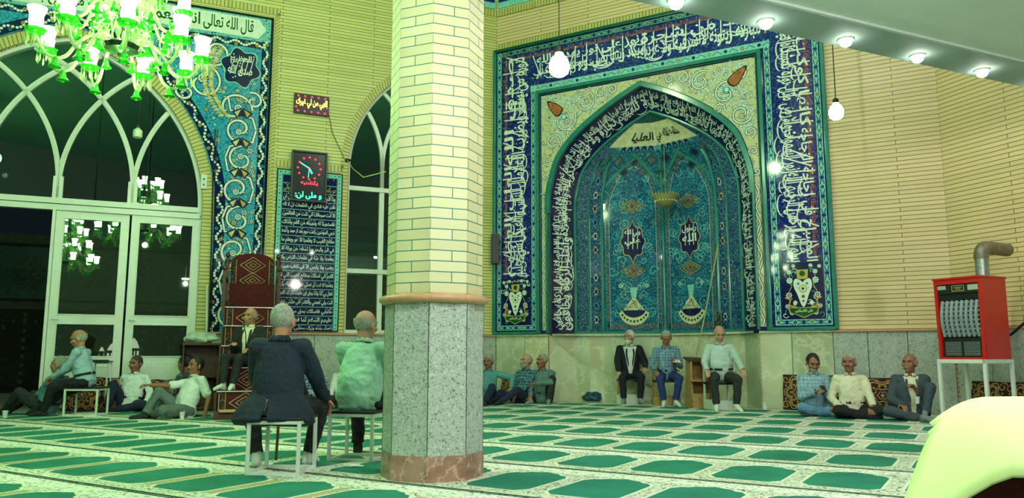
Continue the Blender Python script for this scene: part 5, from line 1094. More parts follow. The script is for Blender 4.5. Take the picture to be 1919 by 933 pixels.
ck = thing('led_clock', 'black LED clock with red hour dots and green hands over the prayer panel', 'clock', M=LW.M @ Matrix.Translation((-4.13, -.04, 4.0))); b = MB()
b.slab([(-.35, 0), (.35, 0), (.35, 1.03), (-.35, 1.03)], -.10, -.0, pm('clock_frame', (34, 60, 50), .4), [[(-.32, .03), (.32, .03), (.32, 1.0), (-.32, 1.0)]]); b.build('frame', True, ck, bevel=.004)
b = MB(); b.box((0, -.04, .515), (.66, .04, .99), pm('clock_face', (12, 26, 24), .25)); b.build('face', True, ck); cx, cz = .0, .68
for k in range(12): b = MB(); a = R(30*k); dotr(b, cx+.225*math.sin(a), cz+.225*math.cos(a), .020, LR, -.068); b.build('hour_dot', True, ck)
cv = Canvas(lambda x, z, l: V((x, -.064-l, z)))
for a, L, w in ((-60, .20, .02), (150, .12, .03), (185, .19, .010)): cv.ribbon([(cx, cz), (cx+L*math.sin(R(a)), cz+L*math.cos(R(a)))], w, LG, 2)
cv.disc(cx, cz, .02, LR, 3); cv.build('hands', ck)
cv = Canvas(lambda x, z, l: V((x, -.064-l, z))); cv.text("\u06cc\u06a9\u0634\u0646\u0628\u0647", -.16, .33, .34, .10, LR, 2); cv.build('day_text', ck)
cv = Canvas(lambda x, z, l: V((x, -.064-l, z))); cv.text("\u0648 \u0645\u0644\u06cc \u0644\u0646:", -.26, .05, .52, .15, LG, 2); cv.build('running_text', ck)
wc = [LW.w(*t) for t in ((-3.78, -.02, 5.95), (-3.68, -.02, 5.5), (-3.42, -.03, 4.98))]; pole('sign_wire', 'thin black wire from the lit sign down to the junction by the window', 'wire', wc, .006, BLACKM)
b = MB(); o_ = LW.w(-3.36, -.04, 4.95); b.ball(o_, (.05, .03, .035), BLACKM, 8, 6); b.ball(o_+V((.06, 0, -.01)), .03, BLACKM, 8, 6); props(b.build('wire_junction', True, None), 'dark knot of taped wires at the edge of the second window', 'wire')
e_ = atY(722, 322, 6.6); pole('slack_cable', 'pale cable strung from the second window to the brick column', 'cable', [o_, o_+(e_-o_)*.3+V((0, 0, -.12)), o_+(e_-o_)*.65+V((0, 0, -.16)), e_], .006, pm('cable_pale', (176, 186, 120), .5))
BULB = em('bulb_lit', (255, 250, 235), 30); BULBD = pm('bulb_unlit', (186, 206, 176), .3, .04)
def hang(label, px, py, Y, r_, lit=True, top=9.0, wire_px=None):
    p = atY(px, py, Y); r = thing('pendant_bulb', label, 'lamp', p); b = MB(); k = r_
    prof = [(0, -1.15), (.5, -1.08), (.85, -.8), (.98, -.3), (.95, .2), (.7, .75), (.42, 1.0), (.38, 1.25)] if lit else [(0, -1.0), (.7, -.98), (.92, -.85), (.95, -.1), (.92, .55), (.6, .9), (.35, 1.0), (.33, 1.3)]
    b.lathe([(a*k, z_*k) for a, z_ in prof], m=BULB if lit else BULBD, seg=20); b.build('bulb', True, r, smooth=True)
    b = MB(); b.lathe([(.4*k, 1.2*k), (.42*k, 1.3*k), (.4*k, 1.75*k), (.15*k, 1.95*k), (0, 1.95*k)], m=BLACKM, seg=12); b.build('socket', True, r, smooth=True)
    b = MB(); b.tube([(0, 0, 1.9*k), (.003, 0, 3*k), (0, 0, top-p.z)], .008, BLACKM, 5); b.build('cord', True, r); return p
B1 = hang('large lit pendant bulb at the upper left of the mihrab', 1048, 122, 13.0, .18, top=11); B2 = hang('lit pendant bulb right of the mihrab frame', 1567, 209, 11.0, .105, top=4.35 if False else 11); B3 = hang('unlit white pendant bulb hanging before the great window', 258, 250, 12.0, .075, False, 11)
for px, py in ((1262, 5), (1432, 42), (1582, 75), (1722, 105), (1836, 130)): pass
SPOTS = []
names = ['leftmost', 'second from left', 'middle', 'second from right', 'rightmost']
for i in range(-2, 7):
    p = BF.w(.41+1.1*i, -.17, 4.3); SPOTS.append(p)
    vis = 0 <= i <= 4
    r = thing('spotlight', ('%s of the five lit spotlights along the ceiling beam' % names[i]) if vis else 'recessed spotlight further along the beam edge', 'lamp', p, R(24.5), 'beam spotlights')
    b = MB(); b.lathe([(.060, -.012), (.080, -.014), (.086, -.004), (.086, .002)], m=WHITE, seg=16); b.build('rim', True, r, smooth=True); b = MB(); b.ball((0, 0, -.036), (.062, .062, .050), em('spot_lit', (255, 250, 240), 40), 12, 8); b.build('bulb', True, r, smooth=True)
# small bowl chandelier of the niche
BR_ = pm('brass_glass', (150, 146, 84), .25, .2, 40); pc_ = MW.w(MW.hit(1247, 372, .55)[0], .55, 0); zc = MW.hit(1247, 372, .55)[1]
r = thing('bowl_chandelier', 'small brass and glass bowl chandelier hanging in the mihrab niche', 'chandelier', (pc_.x, pc_.y, zc)); b = MB(); b.lathe([(0, -.17), (.10, -.165), (.19, -.10), (.25, .0), (.27, .05), (.25, .06), (.23, .03), (0, .02)], m=BR_, seg=28); b.build('bowl', True, r, smooth=True)
b = MB()
for k in range(22): a = 2*math.pi*k/22; b.ball((.27*math.cos(a), .27*math.sin(a), .065), (.02, .02, .03), BR_, 6, 5); b.ball((.22*math.cos(a), .22*math.sin(a), -.06), .014, CUPM, 6, 4)
b.build('crystal_rim', True, r); b = MB(); b.tube([(0, 0, .02), (0, 0, .5), (0, 0, 1.15)], .008, BR_, 6); b.lathe([(0, .42), (.03, .40), (.035, .37), (.01, .34)], m=BR_, seg=10); b.build('rod', True, r)
# ------------------------------------------------------------------ great green glass chandelier
def glassy(name, rgb, em_=0, tr=.55, rough=.08):
    n = NT(name); n.t.nodes.remove(n.b); g = n.n('ShaderNodeBsdfGlossy'); g.inputs['Roughness'].default_value = rough; t = n.n('ShaderNodeBsdfTransparent'); t.inputs[0].default_value = (*[min(1, c**.5) for c in lin(*rgb)], 1); d = n.n('ShaderNodeBsdfTranslucent'); d.inputs[0].default_value = (*lin(*rgb), 1); df = n.n('ShaderNodeBsdfDiffuse'); df.inputs[0].default_value = (*lin(*rgb), 1)
    f = n.n('ShaderNodeFresnel'); f.inputs[0].default_value = 1.5; a = n.n('ShaderNodeMixShader'); a.inputs[0].default_value = .5; n.l(d.outputs[0], a.inputs[1]); n.l(df.outputs[0], a.inputs[2])
    m = n.n('ShaderNodeMixShader'); m.inputs[0].default_value = tr; n.l(a.outputs[0], m.inputs[1]); n.l(t.outputs[0], m.inputs[2]); m2 = n.n('ShaderNodeMixShader'); n.l(f.outputs[0], m2.inputs[0]); n.l(m.outputs[0], m2.inputs[1]); n.l(g.outputs[0], m2.inputs[2]); n.l(m2.outputs[0], n.out.inputs[0]); return n.m
GGR = glassy('green_glass', (52, 196, 40), tr=.3); GCL = glassy('clear_glass', (214, 244, 176), tr=.25); GDK = glassy('dark_glass', (20, 60, 24), tr=.3); SHADE = em('lit_glass_shade', (235, 255, 215), 20); METAL = pm('chandelier_plate', (26, 40, 24), .25, .4, 30, Metallic=.6)
CP = atY(228, 92, 8.0); CHZ = CP.z
ch = thing('chandelier', 'great green and clear glass chandelier with lit shades, top left', 'chandelier', CP)
b = MB(); b.lathe([(0, -.10), (.03, -.095), (.05, -.06), (.17, -.02), (.19, .03), (.16, .06), (.05, .08), (.03, .3), (.06, .36), (.03, .5), (.05, .9), (.09, 1.0), (.03, 1.1), (.03, 1.9), (.02, 2.6), (.012, 4.0), (.012, 11-CHZ)], m=METAL, seg=24); b.build('stem', True, ch, smooth=True)
def bell(b, c, s, m):
    b.lathe([(0, .05*s), (.016*s, .045*s), (.022*s, .02*s), (.028*s, -.01*s), (.05*s, -.035*s), (.048*s, -.038*s), (.0, -.02*s)], c, m, 10); b.ball((c[0], c[1], c[2]-.05*s), .010*s, m, 6, 4)
arm0 = shade0 = None
def arm_set(radius, z, n, drop, a0, sc=1.0, first=None):
    for k in range(n):
        a = a0+2*math.pi*k/n; M_ = Matrix.Translation((0, 0, z)) @ Matrix.Rotation(a, 4, 'Z')
        if first is None:
            b = MB(); rr = radius
            pts = catmull([(.10, 0, .05), (rr*.35, 0, .10), (rr*.52, 0, -.02), (rr*.66, 0, -drop), (rr*.86, 0, -drop*1.05), (rr, 0, -.03)], 5); b.tube(pts, [.017*sc]*len(pts), GCL, 8)
            arm = b.build('arm', True, ch, smooth=True)
            b = MB(); b.lathe([(.02, -.01), (.075*sc, .0), (.095*sc, .035), (.10*sc, .045), (.07*sc, .02), (.02, .01)], (rr, 0, -.02), GGR, 18, .07); cupo = b.build('drip_cup', True, arm, smooth=True)
            b = MB(); b.lathe([(.03, .01), (.062*sc, .05), (.068*sc, .11), (.058*sc, .17), (.092*sc, .25), (.088*sc, .25), (.03, .05)], (rr, 0, 0), SHADE, 18); b.build('lit_shade', True, arm, smooth=True)
            b = MB()
            for q in range(9):
                t = 2*math.pi*q/9; x, y = rr+.088*sc*math.cos(t), .088*sc*math.sin(t); b.tube([(x, y, .0), (x, y, -.05)], .002, GCL, 4); b.lathe([(0, -.05), (.009, -.08), (.012, -.12), (0, -.15)], (x, y, 0), GCL, 6)
            b.build('crystal_drop', True, arm)
            b = MB(); bell(b, (rr*.76, 0, -drop*1.05-.07), 1.3, GGR); b.build('green_bell', True, arm, smooth=True); b = MB(); bell(b, (rr*.45, 0, -.06), 1.1, GGR); b.build('green_bell', True, arm, smooth=True)
            first = arm
        else:
            arm = first.copy(); C.objects.link(arm); arm.parent = ch
            for c_ in first.children: d_ = c_.copy(); C.objects.link(d_); d_.parent = arm
        arm.matrix_local = M_
    return first
arm_set(.80, -.02, 9, .20, .35); arm_set(.62, .42, 8, .18, .1, .95); arm_set(.46, .82, 7, .16, .4, .9); arm_set(.32, 1.2, 6, .12, .2, .8)
q = random.Random(3); cm = []
for m in (GCL, GGR): b = MB(); b.lathe([(0, .05), (.012, .02), (.016, -.03), (0, -.08)], m=m, seg=6); o = b.build('crystal', True, ch); cm.append(o)
for k in range(72):
    t = q.uniform(0, 6.28); rr = q.uniform(.15, .66); o = cm[0 if k % 3 else 1].copy() if k > 1 else cm[k]
    if k > 1: C.objects.link(o)
    o.location = (rr*math.cos(t), rr*math.sin(t), q.uniform(-.02, 1.0))
b = MB(); b.tube([(.19, 0, .04), (.25, 0, .22), (.10, 0, .45)], .009, GCL, 5); o0 = b.build('glass_branch', True, ch, smooth=True)
for k in range(1, 20): o = o0.copy(); C.objects.link(o); o.rotation_euler = (0, 0, 2*math.pi*k/20)
ch2 = copy_tree(ch); ch2.location = (-3.9, 3.4, 3.75); ch2['label'] = 'second green glass chandelier, seen only as a reflection in the left door pane'
for o in (ch, ch2): o['group'] = 'great hall chandeliers'
# foreground draped cloth
FC = pm('cloth_lime', (232, 250, 176), .9, .03, 3); FB = pm('pad_dark', (14, 34, 32), .9, .2); FR = pm('pad_maroon', (70, 12, 20), .9); FN = pm('pad_navy', (14, 18, 48), .9)
# ---- foreground: lime cloth over a dark padded seat
FA = R(-28.6); FO = V((.640, 1.17, 0))
r = thing('draped_seat', 'dark padded seat in the near right corner, mostly hidden by a lime cloth', 'seat', FO, FA)
b = MB(); b.box((.48, .30, .61), (.76, .42, .44), FB); b.build('pad', True, r, bevel=.05)
b = MB(); b.box((.050, .24, .800), (.10, .28, .05), FN); b.box((.050, .24, .742), (.10, .28, .07), FR); b.build('side_trim', True, r, bevel=.006)
for sx in (.08, .76):
    for sy in (.08, .46): b = MB(); b.box((sx, sy, .22), (.04, .04, .42), BLACKM); b.build('leg', True, r)
bm = bmesh.new(); NX, NY = 64, 46; G = []
for j in range(NY+1):
    row = []
    for i in range(NX+1):
        s, t = i/NX, j/NY; a = max(0, 1-s/.10); fr = max(0, 1-t/.24); bk = max(0, (t-.8)/.2); cor = a*fr
        x = -.012+.95*s-.012*a**3; y = .005+.60*t-.035*fr
        z = .880-.052*a**2.4-.085*fr**2.2-.12*bk**2-.12*cor**1.5+.003*math.sin(s*23+t*5)*(.4+fr)+.004*noise.noise(V((s*6, t*6, 1)))
        x -= .085*cor**1.2; y -= .03*cor; x += .006*math.sin(t*15)*a; y += .007*math.sin(s*30)*fr
        row.append(bm.verts.new((x, y, z)))
    G.append(row)
for j in range(NY):
    for i in range(NX): bm.faces.new((G[j][i], G[j][i+1], G[j+1][i+1], G[j+1][i]))
me = bpy.data.meshes.new('cloth'); bm.to_mesh(me); bm.free(); me.materials.append(FC); me.shade_smooth(); o = link('cloth', me); o.location = FO; o.rotation_euler = (0, 0, FA); so = o.modifiers.new('thick', 'SOLIDIFY'); so.thickness = .006
props(o, 'bright lime-green cloth draped over the dark seat in the near right corner', 'cloth')
# ================================================================== people
def skin(name, rgb): return pm(name, rgb, .55, .06, 10)
SK = [skin('skin_%s' % n, c) for n, c in (('warm', (176, 124, 96)), ('tan', (150, 100, 76)), ('fair', (178, 138, 116)))]
def clothm(name, rgb, var=.12, rough=.85, check=None, stripe=None):
    if name in MATS: return MATS[name]
    n = NT(name); v = n.coord(); base = n.ramp(n.noise(v, 6, 3), [(.3, tuple(x*(1-var) for x in lin(*rgb))), (.7, tuple(min(1, x*(1+var)) for x in lin(*rgb)))])
    if check or stripe:
        sp = n.n('ShaderNodeSeparateXYZ'); n.l(v, sp.inputs[0]); c2 = check or stripe
        for ax, sc in (((0, 19), (2, 19), (1, 19)) if check else ((0, 26),)):
            k = n.math('FRACT', n.math('MULTIPLY', sp.outputs[ax], sc)); m = n.math('LESS_THAN', k, .22); base = n.mix(n.math('MULTIPLY', m, .55), base, lin(*c2))
    n.set(base, rough); n.bump(n.math('ADD', n.noise(v, 11, 4, .55), n.math('MULTIPLY', n.noise(v, 220, 2), .04)), .020); MATS[name] = n.m; return n.m
HAIRS = {'grey': pm('hair_grey', (150, 152, 142), .8, .3, 40, bump=.004, bscale=150), 'white': pm('hair_white', (206, 206, 192), .8, .15, 40, bump=.004, bscale=150), 'black': pm('hair_black', (20, 19, 18), .6, .2, 40, bump=.004, bscale=150), 'dark': pm('hair_dark', (52, 48, 42), .7, .4, 40, bump=.004, bscale=150)}
EYE = pm('eye_dark', (24, 18, 16), .2); BROW = pm('brow_hair', (44, 36, 30), .8)
def rotm(yaw=0, pitch=0, roll=0): return (Matrix.Rotation(R(yaw), 3, 'Z') @ Matrix.Rotation(R(pitch), 3, 'X') @ Matrix.Rotation(R(roll), 3, 'Y'))
def ik(a, t, l1, l2, hint):
    d = t-a; L = d.length; L2 = min(max(L, abs(l1-l2)+.01), l1+l2-.003); d = d.normalized() if L > 1e-6 else V((0, 0, -1)); t = a+d*L2
    c_ = (l1*l1+L2*L2-l2*l2)/(2*l1*L2); s_ = math.sqrt(max(0, 1-c_*c_)); h = (hint-d*hint.dot(d)); h = h.normalized() if h.length > 1e-6 else V((0, 0, 1))
    return a+d*(l1*c_)+h*(l1*s_), t
def cap_(b, p, q, r0, r1, m=None, seg=12, flat=None):
    p, q = V(p), V(q); d = q-p; L = d.length
    if L < 1e-5: b.ball(p, r0, m); return
    n = 5; pts = []; rr = []
    for i in range(n): a = math.pi/2*(1-i/n); pts.append(p-d/L*r0*math.sin(a)); rr.append(max(r0*math.cos(a), r0*.05))
    pts += [p, p+(q-p)*.5, q]; rr += [r0, (r0+r1)/2, r1]
    for i in range(1, n+1): a = math.pi/2*i/n; pts.append(q+d/L*r1*math.sin(a)); rr.append(max(r1*math.cos(a), r1*.05))
    b.tube(pts, rr, m, seg)
def remesh(b, name, mat, vox, smooth=2, parent=None, cut=None, disp=0, thick=0):
    me = bpy.data.meshes.new(name); me.from_pydata(b.v, [], b.f); o = bpy.data.objects.new(name, me); C.objects.link(o)
    m = o.modifiers.new('r', 'REMESH'); m.mode = 'VOXEL'; m.voxel_size = vox
    if smooth: m = o.modifiers.new('s', 'SMOOTH'); m.factor = .5; m.iterations = smooth
    me2 = bpy.data.meshes.new_from_object(o.evaluated_get(bpy.context.evaluated_depsgraph_get())); o.modifiers.clear(); o.data = me2; bpy.data.meshes.remove(me); me2.name = name
    me2.materials.clear(); me2.materials.append(mat)
    if cut or disp:
        bm = bmesh.new(); bm.from_mesh(me2)
        if disp:
            bm.normal_update()
            for v in bm.verts: v.co += v.normal*(noise.noise(v.co*9)*disp + noise.noise(v.co*22+V((3, 1, 2)))*disp*.5)
        if cut: bmesh.ops.delete(bm, geom=[v for v in bm.verts if cut(v.co)], context='VERTS')
        bm.to_mesh(me2); bm.free()
    me2.shade_smooth(); o.parent = parent; return o
def loft(b, prof, P, seg=22, ex=2.3):
    vs = []; fs = []; n = len(prof)
    for z, rx, ry, yo in prof:
        for k in range(seg):
            a = 2*math.pi*k/seg; c_, s_ = math.cos(a), math.sin(a); q = (abs(c_)**ex+abs(s_)**ex)**(-1/ex); vs.append(P(rx*q*c_, yo+ry*q*s_, z))
    for i in range(n-1):
        for k in range(seg): j = (k+1) % seg; fs.append((i*seg+k, i*seg+j, (i+1)*seg+j, (i+1)*seg+k))
    fs.append(tuple(range(seg-1, -1, -1))); fs.append(tuple((n-1)*seg+k for k in range(seg))); b.add(vs, fs)
def torso_prof(k, g, low):
    return [(-.10-low, .10+k, .07+k, 0), (-.07-low, .155+k, .115+k, 0), (.0, .172*(.5+.5*g)+k, .130*(.5+.5*g)+k, 0), (.10, .165*(.4+.6*g)+k, .128*g+k, .006*g), (.20, .160*(.35+.65*g)+k, .130*g+k, .012*g), (.29, .166*(.6+.4*g)+k, .124*(.6+.4*g)+k, .008), (.37, .172+k, .116+k, .002), (.43, .158+k, .100+k, -.004), (.475, .115+k, .080+k, -.008), (.51, .070+k, .066+k, -.006), (.53, .040, .04, -.004)]
def person(label, loc, head, hp=.10, lean=0, side=0, hyaw=0, hpitch=0, feet=None, knees=None, hands=None, elbows=None, sk=0, hair='grey', bald=0, shirt=None, sleeve=1, pants=None, jacket=None, socks=None, fat=1.0, sc=1.0, vox=.0085, curl=(.5, .5), beard=None, mous=None, open_=.055, twist=0, palm=None, shoes=False, tail=False, footdir=None, untuck=0, sw=1.0, group=None):
    """local frame: +y is where the person faces, +x their right. all targets are in metres for a 1.70 m figure"""
    r = bpy.data.objects.new('person', None); C.objects.link(r); r.location = loc; r.rotation_euler = (0, 0, R(head-90)); r.scale = (sc,)*3; props(r, label, 'person', group)
    skm = SK[sk]; pel = V((0, 0, hp)); T = Matrix.Rotation(R(-lean), 3, 'X'); T = Matrix.Rotation(R(side), 3, 'Y') @ T; Tw = T @ Matrix.Rotation(R(twist), 3, 'Z')
    up = T @ V((0, 0, 1)); 
    tp = lambda x, y, z: pel + (T.lerp(Tw, min(1, max(0, z/.5))) if twist else T) @ V((x, y, z))
    neck = tp(0, -.005, .52); hc_ = neck + T @ V((0, .025, .05)) + rotm(0, 0) @ V((0, 0, .105))
    HM = Tw.to_3x3().lerp(Matrix.Identity(3), .6).normalized() if hasattr(Matrix, 'normalized') else Tw
    HR = (rotm(hyaw) @ Matrix.Rotation(R(hpitch), 3, 'X')); HK = 1.17; hc_ = hc_+V((0, 0, .012))
    hip = {s: tp(s*.095, 0, -.01) for s in (-1, 1)}; sh = {s: tp(s*.185*sw, -.01, .455) for s in (-1, 1)}
    feet = feet or {-1: (-.12, .45, .03), 1: (.12, .45, .03)}; hands = hands or {-1: (-.15, .3, .15), 1: (.15, .3, .15)}
    knees = knees or {-1: (-.1, .3, 1), 1: (.1, .3, 1)}; elbows = elbows or {-1: (-.5, -.6, -.7), 1: (.5, -.6, -.7)}
    kn, an, el, wr = {}, {}, {}, {}
    for s in (-1, 1):
        kn[s], an[s] = ik(hip[s], V(feet[s]), .44, .42, V(knees[s])); el[s], wr[s] = ik(sh[s], V(hands[s]), .29, .255, V(elbows[s]))
    # --- body: one continuous skin
    b = MB()
    loft(b, torso_prof(-.012, fat*.96, 0), tp)
    for s in (-1, 1):
        cap_(b, tp(s*.06, -.004, .43), sh[s]+(neck-sh[s])*.06, .062, .048); cap_(b, hip[s], kn[s], .088, .058); cap_(b, kn[s], an[s], .056, .038); cap_(b, sh[s], el[s], .048, .040); cap_(b, el[s], wr[s], .041, .027); cap_(b, kn[s]+(an[s]-kn[s])*.12, kn[s]+(an[s]-kn[s])*.4, .056, .052)
    cap_(b, tp(0, -.005, .46), neck+V((0, .01, .03)), .072, .058); cap_(b, neck, hc_+HR @ V((0, -.03, -.03)), .060, .058)
    h = lambda x, y, z: hc_ + HR @ V((x*HK, y*HK, z*HK))
    b.ball(h(0, -.012, .025), (.075, .094, .092), rot=HR*HK, seg=20, rings=14); b.ball(h(0, .018, -.035), (.060, .070, .078), rot=HR*HK, seg=16, rings=12); b.ball(h(0, .056, -.088), (.030, .026, .024), rot=HR*HK)
    cap_(b, h(0, .082, .012), h(0, .100, -.026), .010, .014, seg=10)
    for s in (-1, 1):
        b.ball(h(s*.015, .092, -.030), .010, seg=8, rings=6); b.ball(h(s*.080, -.010, -.008), (.012, .022, .034), rot=HR @ Matrix.Rotation(R(-s*20), 3, 'Z') * HK); cap_(b, h(s*.016, .086, .034), h(s*.048, .072, .034), .010, .009, seg=8); b.ball(h(s*.046, .060, -.022), (.022, .020, .020), rot=HR*HK)
    cap_(b, h(-.018, .086, -.056), h(.018, .086, -.056), .0075, .0075, seg=8); cap_(b, h(-.015, .083, -.067), h(.015, .083, -.067), .0078, .0078, seg=8)
    HF = {}
    for s in (-1, 1):                    # hands: palm, four fingers, thumb from the side of the palm
        fd = (wr[s]-el[s]).normalized(); pn = V(palm[s]) if palm and s in palm else V((0, 0, -1)); pn = (pn-fd*pn.dot(fd)); pn = pn.normalized() if pn.length > .1 else V((-s, 0, 0)); sd = fd.cross(pn)*(1 if s > 0 else 1)
        sd = fd.cross(pn); c_ = curl[0 if s < 0 else 1]; w0_ = wr[s]
        for k, (o_, L_) in enumerate(((-.030, .075), (-.010, .086), (.010, .080), (.029, .064))):
            k0 = w0_+fd*.085+sd*o_; cap_(b, w0_+sd*o_*.6, k0, .0135, .0125, seg=8); d1 = (fd*math.cos(c_*.9)+pn*math.sin(c_*.9)); p1 = k0+d1*L_*.5; d2 = (fd*math.cos(c_*2.0)+pn*math.sin(c_*2.0)); p2 = p1+d2*L_*.5; cap_(b, k0, p1, .0105, .0095, seg=8); cap_(b, p1, p2, .0095, .0080, seg=8)
        ts = -1; tb = w0_+fd*.028+sd*.028*ts; t1_ = tb+(fd*.55+sd*ts*.75+pn*.25).normalized()*.042; t2_ = t1_+(fd*.85+sd*ts*.25+pn*.35).normalized()*.034; cap_(b, w0_+fd*.02, tb, .015, .014, seg=8); cap_(b, tb, t1_, .014, .0115, seg=8); cap_(b, t1_, t2_, .0115, .0095, seg=8)
    FD = {}
    for s in (-1, 1):
        fdv = V(footdir[s]) if footdir and s in footdir else V((s*.25, 1, 0)); fdv.normalize(); FD[s] = fdv; a = an[s]
        if footdir and s in footdir: heel = a-fdv*.03+V((0, 0, -.012)); toe = a+fdv*.17; mid = a+fdv*.08
        else: heel = V((a.x, a.y, max(.032, a.z-.05)))-fdv*.03; toe = V((a.x, a.y, .026 if a.z < .14 else a.z-.045))+fdv*.17; mid = V((a.x, a.y, (a.z+toe.z)/2+.0))+fdv*.08
        FD[s] = (heel, mid, toe); cap_(b, a, heel, .036, .033); cap_(b, a, mid, .034, .032); cap_(b, mid, toe, .034, .022); cap_(b, heel, mid, .034, .032)
    body = remesh(b, 'body', skm, .0068 if vox < .008 else .0075, 1, r)
    # --- eyes, brows
    for s in (-1, 1):
        e = MB(); e.ball(h(s*.031, .079, .014), (.011, .006, .006), rot=HR*HK, seg=8, rings=6); e.build('eye', EYE, r, smooth=True)
    e = MB()
    for s in (-1, 1): cap_(e, h(s*.014, .095, .036), h(s*.052, .076, .040), .0045, .0035, seg=6)
    e.build('eyebrow', HAIRS[hair] if hair in ('white', 'grey') else BROW, r, smooth=True)
    # --- hair
    hm = HAIRS[hair]; e = MB()
    if bald < 1.5: e.ball(h(0, -.020, .028), (.083, .099, .097), rot=HR*HK, seg=20, rings=14)
    if bald >= .5:
        hi_ = .045 if bald < 1.5 else .0
        cutf = lambda co: (lambda q: q.y > .030 + (.0 if q.z > -.01 else -.02) or q.z > hi_ or q.z < -.075 or (q.y > -.01 and q.z < -.02))((HR.transposed() @ (co-hc_))/HK)
    else: cutf = lambda co: (lambda q: (q.y > .078 - max(0, .088-q.z)*.62) or q.z < -.075 or (q.y > .0 and q.z < -.01) or (abs(q.x) > .06 and q.y > .035 and q.z < .05))((HR.transposed() @ (co-hc_))/HK)
    if bald < 1.5:
        ho = remesh(e, 'hair', hm, .008, 1, r, cut=cutf, disp=.006)
    if mous: 
        e = MB(); cap_(e, h(-.026, .084, -.050), h(0, .094, -.043), .006, .009, seg=8); cap_(e, h(.026, .084, -.050), h(0, .094, -.043), .006, .009, seg=8); e.build('moustache', HAIRS[mous], r, smooth=True)
    if beard:
        e = MB(); e.ball(h(0, .030, -.060), (.062, .068, .062), rot=HR*HK, seg=16, rings=12); e.ball(h(0, .062, -.098), (.032, .026, .026), rot=HR*HK)
        remesh(e, 'beard', HAIRS[beard], .007, 1, r, cut=lambda co: (lambda q: q.z > -.045+.0*q.x or q.y < -.0)((HR.transposed() @ (co-hc_))/HK), disp=.004)
    # --- shirt
    def torso(b, k, low, g=1.0):
        loft(b, torso_prof(k, fat, low), tp)
        for s in (-1, 1): cap_(b, tp(s*.06, -.004, .435), sh[s]+(neck-sh[s])*.03, .078+k, .064+k)
    def sleeves(b, k, full):
        for s in (-1, 1):
            if full: cap_(b, sh[s], el[s], .063+k, .056+k); cap_(b, el[s], el[s]+(wr[s]-el[s])*(.98 if full != 2 else .5), .054+k, .040+k); cap_(b, el[s]+(wr[s]-el[s])*.55, el[s]+(wr[s]-el[s])*.94, .047+k, .040+k)
            else: cap_(b, sh[s], sh[s]+(el[s]-sh[s])*.74, .064+k, .066+k)
    cutneck = lambda co: (co-neck-up*.028).dot(up) > 0 and (co-neck).length < .13
    if shirt:
        b = MB(); torso(b, .006, .03*untuck); 
        if not jacket: sleeves(b, .004, sleeve)
        ss = remesh(b, 'shirt', shirt, vox, 2, r, cut=lambda co: cutneck(co) or (sleeve != 0 and any((co-wr[s]).dot((wr[s]-el[s]).normalized()) > .018 and (co-wr[s]).length < .09 for s in (-1, 1))), disp=.014)
        b = MB()
        for q in range(16):             # collar: a folded band round the neck, open in front
            a0_, a1_ = R(100+320*q/16), R(100+320*(q+1)/16); P = lambda a, rr, z: neck + T @ V((rr*math.cos(a), rr*math.sin(a)*1.02+.008, z))
            b.add([P(a0_, .068, .032), P(a1_, .068, .032), P(a1_, .088, -.006), P(a0_, .088, -.006)], [(0, 1, 2, 3)])
        co_ = b.build('collar', shirt, ss, smooth=True); m = co_.modifiers.new('t', 'SOLIDIFY'); m.thickness = .005
        if not jacket:
            b = MB()
            for q in range(5): b.ball(tp(0, .128*fat+.010 if q in (1, 2, 3) else .124, .12+q*.075), .006, seg=6, rings=4)
            b.build('button', CUPM, ss)
    if jacket:
        b = MB(); torso(b, .018, .04); sleeves(b, .014, 1)
        for s in (-1, 1): cap_(b, tp(s*.09, -.02, .03), tp(s*.12, -.0, -.05 if hp > .3 else .02), .13, .12)
        if tail:
            loft(b, [(.16, .17, .12, 0), (.08, .20, .14, -.01), (.0, .27, .17, -.02), (-.08, .315, .20, -.03), (-.15, .33, .215, -.04), (-.17, .31, .20, -.04)], tp, 28)
        Ti = T.transposed()
        def cj(co):
            q = Ti @ (co-pel)
            return ((q.y > .03 and q.z > .0 and abs(q.x) < open_*(.35+1.3*max(0, q.z)/.5)) or cutneck(co) or (tail and q.y < -.02 and q.z < .06 and abs(q.x+.03) < max(0, (.06-q.z))*.10))
        jo = remesh(b, 'jacket', jacket, vox, 3, r, cut=cj, disp=.007); m = jo.modifiers.new('t', 'SOLIDIFY'); m.thickness = .008; m.offset = -1
        b = MB()
        for s in (-1, 1):               # lapels
            P = [(s*.035, .145*max(1, fat*.96), .12), (s*.052, .152, .20), (s*.075, .146, .30), (s*.088, .128, .40), (s*.074, .08, .478), (s*.05, .085, .47), (s*.058, .130, .38), (s*.045, .148, .28), (s*.03, .15, .2)]
            n_ = 5; L1, L2 = P[:5], [P[8], P[7], P[6], P[6], P[5]]
            b.add([tp(x, y+.012, z) for x, y, z in [P[0], P[1], P[2], P[3], P[4]]]+[tp(x, y+.012, z) for x, y, z in [P[0], P[8], P[7], P[6], P[5]]], [(i, i+1, 6+i, 5+i) for i in range(4)])
        lp = b.build('lapel', jacket, jo, smooth=True); m = lp.modifiers.new('t', 'SOLIDIFY'); m.thickness = .006
        b = MB()
        for q in range(12):
            a0_, a1_ = R(200-20*0+140*q/12), R(200+140*(q+1)/12); P2 = lambda a, rr, z: neck + T @ V((rr*math.cos(a), rr*math.sin(a), z))
            b.add([P2(a0_, .078, .030), P2(a1_, .078, .030), P2(a1_, .112, -.02), P2(a0_, .112, -.02)], [(0, 1, 2, 3)])
        c2_ = b.build('jacket_collar', jacket, jo, smooth=True); m = c2_.modifiers.new('t', 'SOLIDIFY'); m.thickness = .006
